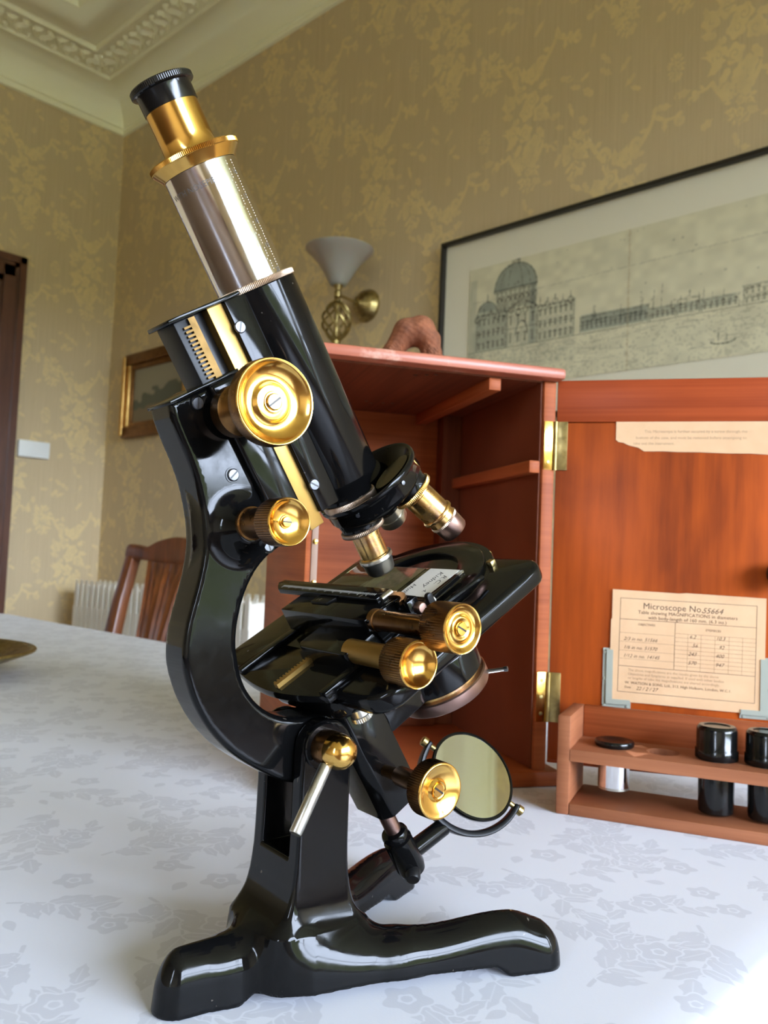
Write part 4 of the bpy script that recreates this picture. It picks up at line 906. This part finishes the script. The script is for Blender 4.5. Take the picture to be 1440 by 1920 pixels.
# --- coarse and fine focusing
def dish_knob(name, s, t, lat, prof, knurl, m, face_m, face, n=180, scr=None, ang=.0, scale=1):
    hm = min(h for r, h in face)-.5; prof = prof + [(face[0][0]-.2, hm), (0, hm)]
    k = part(name, lathe(FK(s, t, lat), prof, n, knurl), m, None, 38)
    part('polished_face', lathe(FK(s, t, lat), face, 72, caps=False), face_m, k, 60)
    if scr:
        screw(FK(s, t, lat).at(0, 0, scr[2]), scr[0], scr[1], k, scr[3] if len(scr) > 3 else 'brass', ang)
    return k
def fine_focus_parts():
    ks, kt = 37.7, -38.0
    part('pinion_sleeve', lathe(FK(ks, kt, 12.6), [(9.6, 0), (9.6, 6), (8.8, 7), (7.4, 13), (6, 14)], 48), 'brass_dark')
    dish_knob('coarse_focus_knob', ks, kt, 43.2, [(5.5, -17), (6.2, -12), (9, -9), (13.6, -7), (14.9, -6.2), (15.2, -5.4), (15.2, -.9), (14.9, -.2)], {5: .3, 6: .3}, 'brass_dark', 'brass',
        [(15.0, -.3), (14.7, .15), (14.1, .1), (13.6, -.5), (12.2, -2.3), (10.2, -3.4), (8.2, -3.8), (6.8, -3.3), (6.2, -2.4), (5.8, -2.2), (4.2, -2.6), (3.5, -2.4), (3.5, -1.5), (0, -1.5)], 200, (3.0, .9, -1.5), -.15)
    k = part('far_focus_knob', lathe(Fr(FA(kt, -12, ks), PP, AD, -LT), [(7, 0), (7, 7), (11, 8), (13, 9), (13, 13), (12, 13.4), (6, 11), (0, 11)], 120, {3: .25, 4: .25}), 'brass_dark')
    fs, ft = 75.4, -54.6
    part('fine_sleeve', lathe(FK(fs, ft, 18), [(6.2, 0), (6.2, 1.6), (5.6, 2), (5.5, 19)], 48), 'brass_dark')
    dish_knob('fine_focus_knob', fs-.6, ft-.6, 46.8, [(5.6, -11.5), (7.2, -10.5), (8.2, -9.8), (8.4, -9.2), (8.4, -1), (8.2, -.2)], {3: .28, 4: .28}, 'brass_dark', 'brass',
        [(8.25, -.3), (8.0, .1), (7.6, 0), (6.9, -.9), (5.4, -2.0), (3.6, -2.6), (2.4, -2.7), (2.2, -2.2), (0, -2.2)], 120, (1.9, 1.0, -2.3), .6)
fine_focus_parts()
# --- triple nosepiece and objectives
AL = math.radians(13.4); sK = 41.5; L0 = 107.8-sK
NV = (AD*math.cos(AL)+PP*math.sin(AL)); QV = (PP*math.cos(AL)-AD*math.sin(AL)); Kp = FA(0, 0, sK)
FN = Fr(Kp, QV, LT, NV)
part('nosepiece_collar', lathe(FA, [(11, 92.4), (11.6, 92.6), (11.8, 93), (11.8, 96.6), (11.4, 97.2), (10, 97.4)], 240, {2: .3, 3: .3}), 'knurl')
npd = part('nosepiece_disc', lathe(FN, [(0, 58.6), (8, 58.5), (13, 57.2), (18, 54.0), (21.6, 50.4), (22.8, 49.4), (23.6, 49.3), (24.0, 50), (24.0, 51.6), (23.3, 52.4), (22.9, 52.8), (23.1, 57.2), (22.6, 58.6), (21, 60.2), (14, 62.5), (8, 64), (0, 64)], 120), 'black', None, 50)
for k in range(6):
    a = math.radians(30+60*k); e = QV*math.cos(a)+LT*math.sin(a); part('grub_screw', lathe(frame_z(Kp+(NV*53.6+e*22.9)*.001, e), [(.9, 0), (.9, .3), (0, .4)], 12), 'steel', npd)
def objective(az, nm, rings, label):
    z = math.radians(az); d = NV*math.cos(AL)+(QV*math.cos(z)+LT*math.sin(z))*math.sin(AL)
    f = frame_z(Kp+d*L0*.001, d, (.3, 0, 1)); root = None
    part('objective_socket', lathe(f, [(9.4, -13), (9.2, -4), (8.8, -3.2), (8.8, -1.2), (8.0, -1)], 64), 'black', npd)
    for j, (n_, m, prof, kn, seg) in enumerate(rings):
        o = part(n_ if root else nm, lathe(f, prof, seg, kn), m, root or MS, 35, label if root is None else None); root = root or o
ringp = [(7.5, -1.3), (9.3, -1.2), (9.7, -.9), (9.7, .5), (9.3, .9), (7, 1.0)]
objective(180, 'objective', [('mount_ring', 'knurl', ringp, {2: .28, 3: .28}, 160),
    ('barrel', 'brass_worn', [(6.9, .9), (6.9, 2.0), (6.2, 2.3), (6.15, 12.6), (6.6, 13.0), (6.6, 13.4)], None, 64), ('nose_ring', 'nickel', [(6.4, 13.2), (7.3, 13.4), (7.5, 13.8), (7.5, 15.0), (7.1, 15.4), (6.9, 15.5)], None, 64),
    ('nose', 'nickel', [(7.0, 15.3), (6.9, 15.6), (6.1, 20.6), (5.2, 21.6), (2.5, 22), (0, 22)], None, 64)], 'tarnished brass objective with nickel nose, swung into place')
objective(60, 'objective', [('mount_ring', 'brass_worn', ringp, {2: .28, 3: .28}, 160),
    ('barrel', 'brass_worn', [(7.3, .9), (7.3, 2.2), (6.9, 2.6), (6.8, 14.2)], None, 64), ('groove_ring', 'brass_worn', [(6.6, 14.0), (7.4, 14.2), (7.6, 14.6), (7.6, 15.4), (7.2, 15.8), (6.5, 16.0)], None, 64), ('neck', 'brass_worn', [(6.5, 15.8), (6.5, 18.6)], None, 64),
    ('knurled_ring', 'knurl', [(6.4, 18.4), (6.9, 18.5), (6.9, 19.5), (6.4, 19.7)], {1: .2, 2: .2}, 120), ('nose', 'bronze_pink', [(6.5, 19.5), (6.5, 20), (6.2, 26), (5.6, 26.8), (3, 27), (2.8, 26.4), (0, 26.4)], None, 64)], 'long browned brass objective pointing to the right')
objective(-60, 'objective', [('mount_ring', 'black', ringp, None, 64),
    ('barrel', 'black', [(6.6, .9), (6.5, 9.5), (6.3, 9.8)], None, 64), ('nose_ring', 'nickel', [(6.4, 9.6), (6.9, 9.8), (6.9, 13.2), (6.6, 13.5), (6.6, 13.9), (7.0, 14.1), (6.9, 17.6), (6.2, 18.6), (3.2, 18.8), (0, 18.6)], None, 64)], 'short black objective with grey nickel nose, on the far side')
# --- stage
def rr2(x0, x1, y0, y1, r, n=6):
    rs = r if hasattr(r, '__len__') else [r]*4; out = []
    for (cx, cy, a), q in zip(((x1, y0, -PI/2), (x1, y1, 0), (x0, y1, PI/2), (x0, y0, PI)), rs):
        if q <= 0: out.append((cx, cy)); continue
        ox = cx-q if cx == x1 else cx+q; oy = cy-q if cy == y1 else cy+q
        out += [(ox+q*math.cos(a+PI/2*k/n), oy+q*math.sin(a+PI/2*k/n)) for k in range(n+1)]
    return out
def ring_plate(name, m, outer, c, r, s0, s1, bw=.4, parent=None, n=64):
    """plate with a round hole"""
    bm = bmesh.new(); sd = poly_sdf(outer)
    angs = sorted({2*PI*k/n for k in range(n)} | {math.atan2(y-c[1], x-c[0]) % (2*PI) for x, y in outer}); rows = [[], [], [], []]
    for a in angs:
        e = np.array((math.cos(a), math.sin(a))); lo, hi = r*.5, 200.0
        for _ in range(34):
            md = (lo+hi)/2; lo, hi = (md, hi) if sd(np.array([c[0]+e[0]*md]), np.array([c[1]+e[1]*md]))[0] < 0 else (lo, md)
        for j, (q, s) in enumerate(((hi, s0), (r, s0), (r, s1), (hi, s1))): rows[j].append(bm.verts.new(FA(c[0]+q*e[0], c[1]+q*e[1], s)))
    m_ = len(angs)
    for A, B_ in zip(rows, rows[1:]+rows[:1]):
        for i in range(m_): bm.faces.new((A[i], A[(i+1) % m_], B_[(i+1) % m_], B_[i]))
    bmesh.ops.remove_doubles(bm, verts=bm.verts, dist=1e-6); bmesh.ops.recalc_face_normals(bm, faces=bm.faces); bevel(bm, bw*.001, 3, 40)
    return part(name, bm, m, parent, 40)
stg = ring_plate('stage_plate', 'black', rr2(-62, 35, -61, 61, (9, 9, 11, 11)), (2.7, 0), 14, 141.6, 149.6, 2.2)
bed = part('stage_bed', prism(FA, spline([(-66, -34.6), (-69.5, -17), (-71, 0), (-69.5, 17), (-66, 34.6)], 5)+[(-44, 34.6), (-44, -34.6)], 141.2, 144.5, .4), 'black', stg)
for y0, y1 in ((-34.8, -29.6), (30.0, 34.8)): part('stage_rail', prism(FA, [(-66.3, y0), (-18, y0), (-18, y1), (-66.3, y1)], 139.6, 141.8, .4), 'black', stg)
bm = bmesh.new(); box(bm, FA, -68.6, -30, 1.6, 4.2, 139.4, 141.4)
for k in range(24): box(bm, FA, -67.8+k*1.5, -67.1+k*1.5, .2, 1.7, 139.4, 141.4)
part('stage_rack', bm, 'brass_plate', stg)
disc = ring_plate('stage_disc', 'black', [(2.7+41.2*math.cos(2*PI*k/96), 41.2*math.sin(2*PI*k/96)) for k in range(96)], (8, 0), 25.5, 139.6, 141.9, .5, None, 96)
part('disc_base', lathe(FA.at(2.7, 0, 0), [(38, 141.5), (44.5, 141.5), (45, 142.2), (45, 143), (38, 143)], 96), 'black', disc)
part('disc_stop', bbox(FA.at(2.7, 0, 0), 23.5, 26.5, 35.2, 38.5, 139.0, 142.5, .4), 'brass_old', disc)
part('aperture_ring', lathe(FA.at(2.7, 0, 0), [(14, 141.8), (14, 149), (17, 149), (17, 150), (13, 150), (13, 141.8)], 64), 'satin_black', stg)
part('stage_bracket', prism(Fr(FA(0, 0, 0), PP, LT, AD), rr2(-61, -14, -27, 27, 8), 149.4, 160, 3.2, 3), 'black', stg, 50)
f = FA.at(-52, 25, 0); part('bracket_screw', lathe(f, [(3.8, 158), (3.8, 161), (4.4, 161.2), (4.4, 163), (4.0, 163.4), (0, 163.4)], 60, {2: .25, 3: .25}), 'nickel', stg)
# mechanical stage
msb = part('cross_slide', prism(FA, [(-36.6, -31), (-16.5, -31), (-16.5, 31.4), (-36.6, 31.4)], 128, 138.6, .35), 'black')
part('slide_end_plate', prism(Fr(FA(0, 31.3, 0), PP, AD, LT), [(-36.4, 128.2), (-17, 128.2), (-17, 131), (-20, 132.5), (-24, 136), (-29, 141), (-33, 141)], 0, 1.6, .3), 'black', msb)
lb = part('lower_slide', prism(FA, rr2(-50.5, -33, -4, 31.5, (0, 0, 1.5, 5)), 134.2, 141.4, .4), 'black', msb)
bar = part('scale_bar', prism(FA, [(-22.5, -53), (-20, -56), (-17.2, -54), (-17.2, 27), (-25.0, 27), (-25.0, -49)], 125.8, 128.3, .3), 'black', msb)
part('vernier_plate', prism(FA, [(-29.5, -16), (-24.6, -16), (-24.6, -2), (-29.5, -4)], 127.2, 128.2, .2), 'satin_black', msb)
bm = bmesh.new()
for k in range(60): box(bm, FA, -22.8 if k % 5 else -23.6, -21.4, -48+k*1.2, -47.8+k*1.2, 125.74, 125.9)
tag(part('scale_marks', bm, 'nickel', bar, 0), kind='stuff')
bm = text_bm('1 0', 2.6, lambda x, y: FA(-28.2+y/1, -13.5+x/1, 127.16)); tag(part('vernier_digits', bm, 'nickel', msb, 0), kind='stuff')
part('bar_clamp', tube([FA(-23.2, 27.4, 127), FA(-17.6, 27.4, 127)], .0013, 12), 'nickel', msb)
bm = bmesh.new(); P = spline([(-18.0, 28.5), (-17.0, 33), (-18.2, 37), (-21.5, 39.5)], 6); prof = []
for s in (127.0, 128.4):
    prof.append([bm.verts.new(FA(p[0]+o, p[1], s)) for p in P for o in (-2.6, 0)])
n_ = len(P)
for k in range(n_-1):
    for A in prof: bm.faces.new((A[2*k], A[2*k+1], A[2*k+3], A[2*k+2]))
    for o in (0, 1): bm.faces.new((prof[0][2*k+o], prof[0][2*k+2+o], prof[1][2*k+2+o], prof[1][2*k+o]))
part('spring_leaf', bm, 'brass_dark', msb, 40)
part('slide_carrier', prism(FA, [(-22, 33), (-16.5, 33), (-16.5, 41), (-22, 41)], 128.5, 137, .4), 'black', msb)
part('carrier_foot', prism(FA, [(-22, 38), (-4, 30.6), (12, 31.2), (12, 33.5), (-4, 34), (-18, 45), (-22, 45)], 136.6, 138.6, .3), 'black', msb)
part('carrier_screw', lathe(FK(133, -18, 40.8), [(2.4, 0), (2.4, 2.4), (1.9, 3.2), (0, 3.4)], 20), 'bronze_pink', msb)
part('carrier_screw', lathe(FK(134, -11.5, 40.0), [(2.0, 0), (2.0, 2.0), (1.4, 3.0), (0, 3.2)], 20), 'nickel', msb)
part('clip_finger', prism(Fr(FA(0, 43.6, 0), PP, AD, LT), rr2(-15.5, -12.5, 128.8, 138.5, 1.4), 0, 2.2, .4), 'satin_black', msb)
part('clip_spring', tube([FA(-12, 46, 136.5), FA(-5, 46, 136.8), FA(8, 46.5, 137.2), FA(13, 46, 138)], .0011, 8), 'black', msb)
part('traverse_shaft', lathe(FK(130.6, -31.8, 31), [(4.4, 0), (4.4, 3), (4.0, 3.4), (4.0, 37), (3, 37)], 40), 'brass_dark', msb)
dish_knob('traverse_knob', 129.8, -31.4, 80.5, [(4, -13.5), (8.2, -13.4), (8.8, -12.8), (8.8, -.8), (8.6, -.2)], {2: .28, 3: .28}, 'brass_dark', 'brass',
    [(8.65, -.3), (8.4, .15), (7.8, .05), (7.2, -.9), (5.6, -1.5), (4.6, -1.1), (4.2, -.6), (3.4, -.6), (3.1, -.9), (0, -.9)], 120, (2.4, .7, -1.0), 1.0)
part('cross_shaft', lathe(FK(136.4, -44.9, 27), [(4.6, 0), (4.6, 28), (3, 28)], 40), 'brass_plate', msb)
dish_knob('cross_knob', 137.0, -44.9, 67.2, [(4, -12.5), (8, -12.4), (8.6, -11.8), (8.6, -.8), (8.4, -.2)], {2: .28, 3: .28}, 'brass_dark', 'brass',
    [(8.45, -.3), (8.2, .15), (7.8, .1), (7.2, -.8), (5.8, -2.2), (3.8, -3.2), (1.8, -3.7), (0, -3.9)], 120)
# --- substage
col = part('substage_column', prism(Fr(FA(0, 0, 0), PP, LT, AD), [(-57, -9), (-53, -13), (-36, -13), (-36, 13), (-53, 13), (-57, 9)], 158, 216.5, 1.0), 'black')
part('substage_rack', bbox(FA, -36.2, -33.6, 2, 6, 168, 222, .2), 'brass_dark', col)
bm = bmesh.new()
for k in range(30): box(bm, FA, -33.7, -32.7, 2, 6, 170+k*1.7, 170.9+k*1.7)
tag(part('rack_teeth', bm, 'brass_dark', col), kind='stuff')
part('substage_arm', prism(FA, [(-36, -12), (-12, -12), (-12, 12), (-36, 12)], 172, 186, 1.0), 'black', col)
cx_ = 4.0; fo = FA.at(cx_, 0, 0)
con = part('condenser_mount', lathe(fo, [(10, 158), (17.5, 158), (18, 160), (18, 167), (19.5, 168), (20, 172), (21.3, 173), (21.6, 174), (21.6, 185.5), (21, 186.2), (12, 186.2)], 96), 'black', None, 40)
part('condenser_ring', lathe(fo, [(15, 186), (20.2, 186), (20.2, 188.6), (15, 188.6)], 96), 'brass_worn', con)
part('iris_case', lathe(fo, [(15, 188.4), (21.6, 188.4), (22.2, 189), (22.2, 193.6), (21.8, 194.4), (18, 195.2), (12, 195.2), (12, 194), (0, 194)], 96), 'bronze_pink', con, 40)
part('iris_lever', tube([FA(cx_+14, 17, 192), FA(cx_+19, 24, 193)], .0009, 8), 'nickel', con); part('iris_lever_tip', lathe(frame_z(FA(cx_+19, 24, 193), FA(cx_+19, 24, 193)-FA(cx_+14, 17, 192)), [(0, -1.2), (1.2, -.8), (1.2, .8), (0, 1.2)], 12), 'steel', con)
part('substage_sleeve', lathe(FK(196.5, -47.2, 12.5), [(2.6, 0), (2.6, 9), (3.8, 9.3), (4.0, 9.8), (4.0, 26), (3, 26)], 40), 'brass_dark', col)
dish_knob('substage_knob', 196.6, -47.3, 47.2, [(4, -8), (10, -7.8), (10.9, -7.2), (10.9, -.8), (10.7, -.2)], {2: .3, 3: .3}, 'brass_dark', 'brass',
    [(10.75, -.3), (10.4, .15), (9.8, .1), (8.6, -.5), (6.2, -1.6), (4.6, -1.9), (4.0, -1.2), (3.6, -.9), (3.3, -1.3), (0, -1.3)], 150, (2.7, .8, -1.4), 1.15)
part('tail_rod', lathe(FA.at(-50, 0, 0), [(3.5, 214), (3.5, 234)], 32), 'bronze_pink', col)
tl = part('mirror_socket', lathe(FA.at(-50.3, 0, 0), [(4.2, 230.5), (5.6, 231), (6.0, 232), (6.0, 233), (5.2, 233.6), (5.2, 234.6), (6.4, 235.4), (6.5, 250), (5.8, 253), (4, 254.4), (0, 254.8)], 48), 'black')
part('socket_screw', lathe(frame_z(FA(-53.2, 5.0, 250), FA(-60, 11, 251.5)-FA(-53.2, 5.0, 250)), [(3.3, -1), (3.3, 2.6), (2.7, 3.6), (0, 3.9)], 24), 'satin_black', tl)
# mirror in its fork
Cm = FM(77.4, 0, 65.4)+Vector((0, 0, 0)); mP = Vector((.68, -.48, -.55)).normalized(); mN = Vector((-.08, -.79, .60)); mN = (mN-mP*mN.dot(mP)).normalized(); mW = Vector((-.61, .02, -.79)); mW = (mW-mP*mW.dot(mP)).normalized()
fm = Fr(Cm, mP, mN.cross(mP), mN)
mir = part('mirror_cell', lathe(fm, [(0, -5.4), (12, -5.2), (19, -3.6), (21.4, -1.2), (21.9, .6), (21.6, 1.4), (20.6, 1.5), (20.4, .9), (0, .9)], 96), 'black')
part('mirror_glass', lathe(fm, [(20.3, .8), (20.3, 1.1), (0, 1.1)], 96), 'mirror', mir, 30)
fk_pts = [Cm+(mP*math.cos(a)+mW*math.sin(a))*.0252 for a in np.linspace(-.06, PI+.06, 40)]
bm = bmesh.new(); nrm_ = mP.cross(mW).normalized(); rings_ = []
for i, a in enumerate(np.linspace(-.06, PI+.06, 44)):
    e = mP*math.cos(a)+mW*math.sin(a); hw = .0028+.0014*math.sin(a)
    rings_.append([bm.verts.new(Cm+e*r_+nrm_*h) for r_, h in ((.0240, -hw*.8), (.0262+.0008*math.sin(a), -hw), (.0262+.0008*math.sin(a), hw), (.0240, hw*.8))])
for A, B_ in zip(rings_, rings_[1:]):
    for k in range(4): bm.faces.new((A[k], A[(k+1) % 4], B_[(k+1) % 4], B_[k]))
bm.faces.new(rings_[0]); bm.faces.new(rings_[-1]); bmesh.ops.recalc_face_normals(bm, faces=bm.faces); bevel(bm, .0006, 2, 50)
fork = part('mirror_fork', bm, 'satin_black', None, 60)
for sg in (1, -1): part('pivot_screw', lathe(frame_z(Cm+mP*sg*.0212, mP*sg), [(1.3, 0), (1.3, 5), (2.4, 5.2), (2.4, 7.4), (1.6, 8), (0, 8)], 20), 'brass_old', fork)
base_ = Cm+mW*.0258; part('fork_arm', tube([FA(-49, 0, 245), base_+mW*.001], [.0042, .0040], 20), 'black', fork, 60)
# --- inclination joint
jx, jz = -18.6, 92.4; FJ = Fr(FM(jx, 0, jz), (1, 0, 0), (0, 0, 1), LT)
part('joint_washer', lathe(FJ, [(9.0, 16.8), (9.0, 18), (8.6, 18.4), (7, 18.4)], 48), 'black')
jb = part('clamp_collar', lathe(FJ, [(6.9, 17.5), (6.9, 25.4), (6.6, 26), (6.0, 26)], 48), 'brass_dark')
part('clamp_dome', lathe(FJ, [(6.2, 25.5), (6.8, 25.8), (6.8, 27.6), (6.5, 29.6), (5.6, 31.6), (4.0, 33.0), (2.0, 33.8), (0, 34)], 48), 'brass', jb)
a_, b_ = FM(-23.0, 25.5, 87.2), FM(-38.6, 31.0, 66.2); ax_ = (b_-a_).normalized()
part('clamp_lever', tube([a_, b_-ax_*.0004, b_], [.0024, .0024, .0021], 24), 'nickel', jb, 40)
part('joint_nut', lathe(Fr(FM(jx, 0, jz), (1, 0, 0), (0, 0, 1), -LT), [(7.5, 16.8), (7.5, 20), (5, 22), (0, 22)], 32), 'black')

# ------------------------------------------------------------------ slide on the stage
mw = Matrix.Translation(MS.location) @ Matrix.Rotation(math.radians(80.83268), 4, 'Z')
sl = thing('microscope_slide', 'glass specimen slide with handwritten white label on the black stage', 'slide', mw @ FA(7, -8.5, 139.5)); sl.rotation_euler = (mw.to_3x3() @ Matrix((PP, -LT, -AD)).transposed()).to_euler()
# slide frame: x forward, y away from the camera side, z up off the stage
fs_ = Fr((0, 0, 0), (1, 0, 0), (0, -1, 0), (0, 0, 1))
finish('glass_slip', bbox(fs_, -11.4, 11.4, -38, 38, 0.05, 1.15, .15), M['glass'], sl)
finish('paper_label', bbox(fs_, -10.6, 11.0, 17.5, 36.2, 1.16, 1.24, 0), M['paper_label'], sl, 0)
finish('cover_glass', bbox(fs_, -9.5, 10.6, -12, 14.5, 1.17, 1.34, 0), M['glass'], sl)
finish('specimen', prism(fs_, [(-6, -4), (6, -5), (7.5, 2), (6, 9.5), (-5.5, 10), (-7, 3)], 1.153, 1.168, 0), M['specimen'], sl, 0)
finish('cover_seal', bbox(fs_, -9.6, -8.2, -12, 14.6, 1.16, 1.38, 0), M['paper'], sl, 0)
bm = bmesh.new()
for tx, s, x0, y0 in (('R.C.', 4.2, 6.5, 31.0), ('Kidney', 4.4, 9.0, 26.2), ('Human', 4.0, -1.5, 19.2), ('4.', 3.2, -5, 30)):
    text_bm(tx, s, lambda x, y, x0=x0, y0=y0: fs_(x0-x, y0+y, 1.262), shear=.35, bm=bm)
tag_stuff('handwriting', bm, M['ink_black'], sl, 0, normals=False)
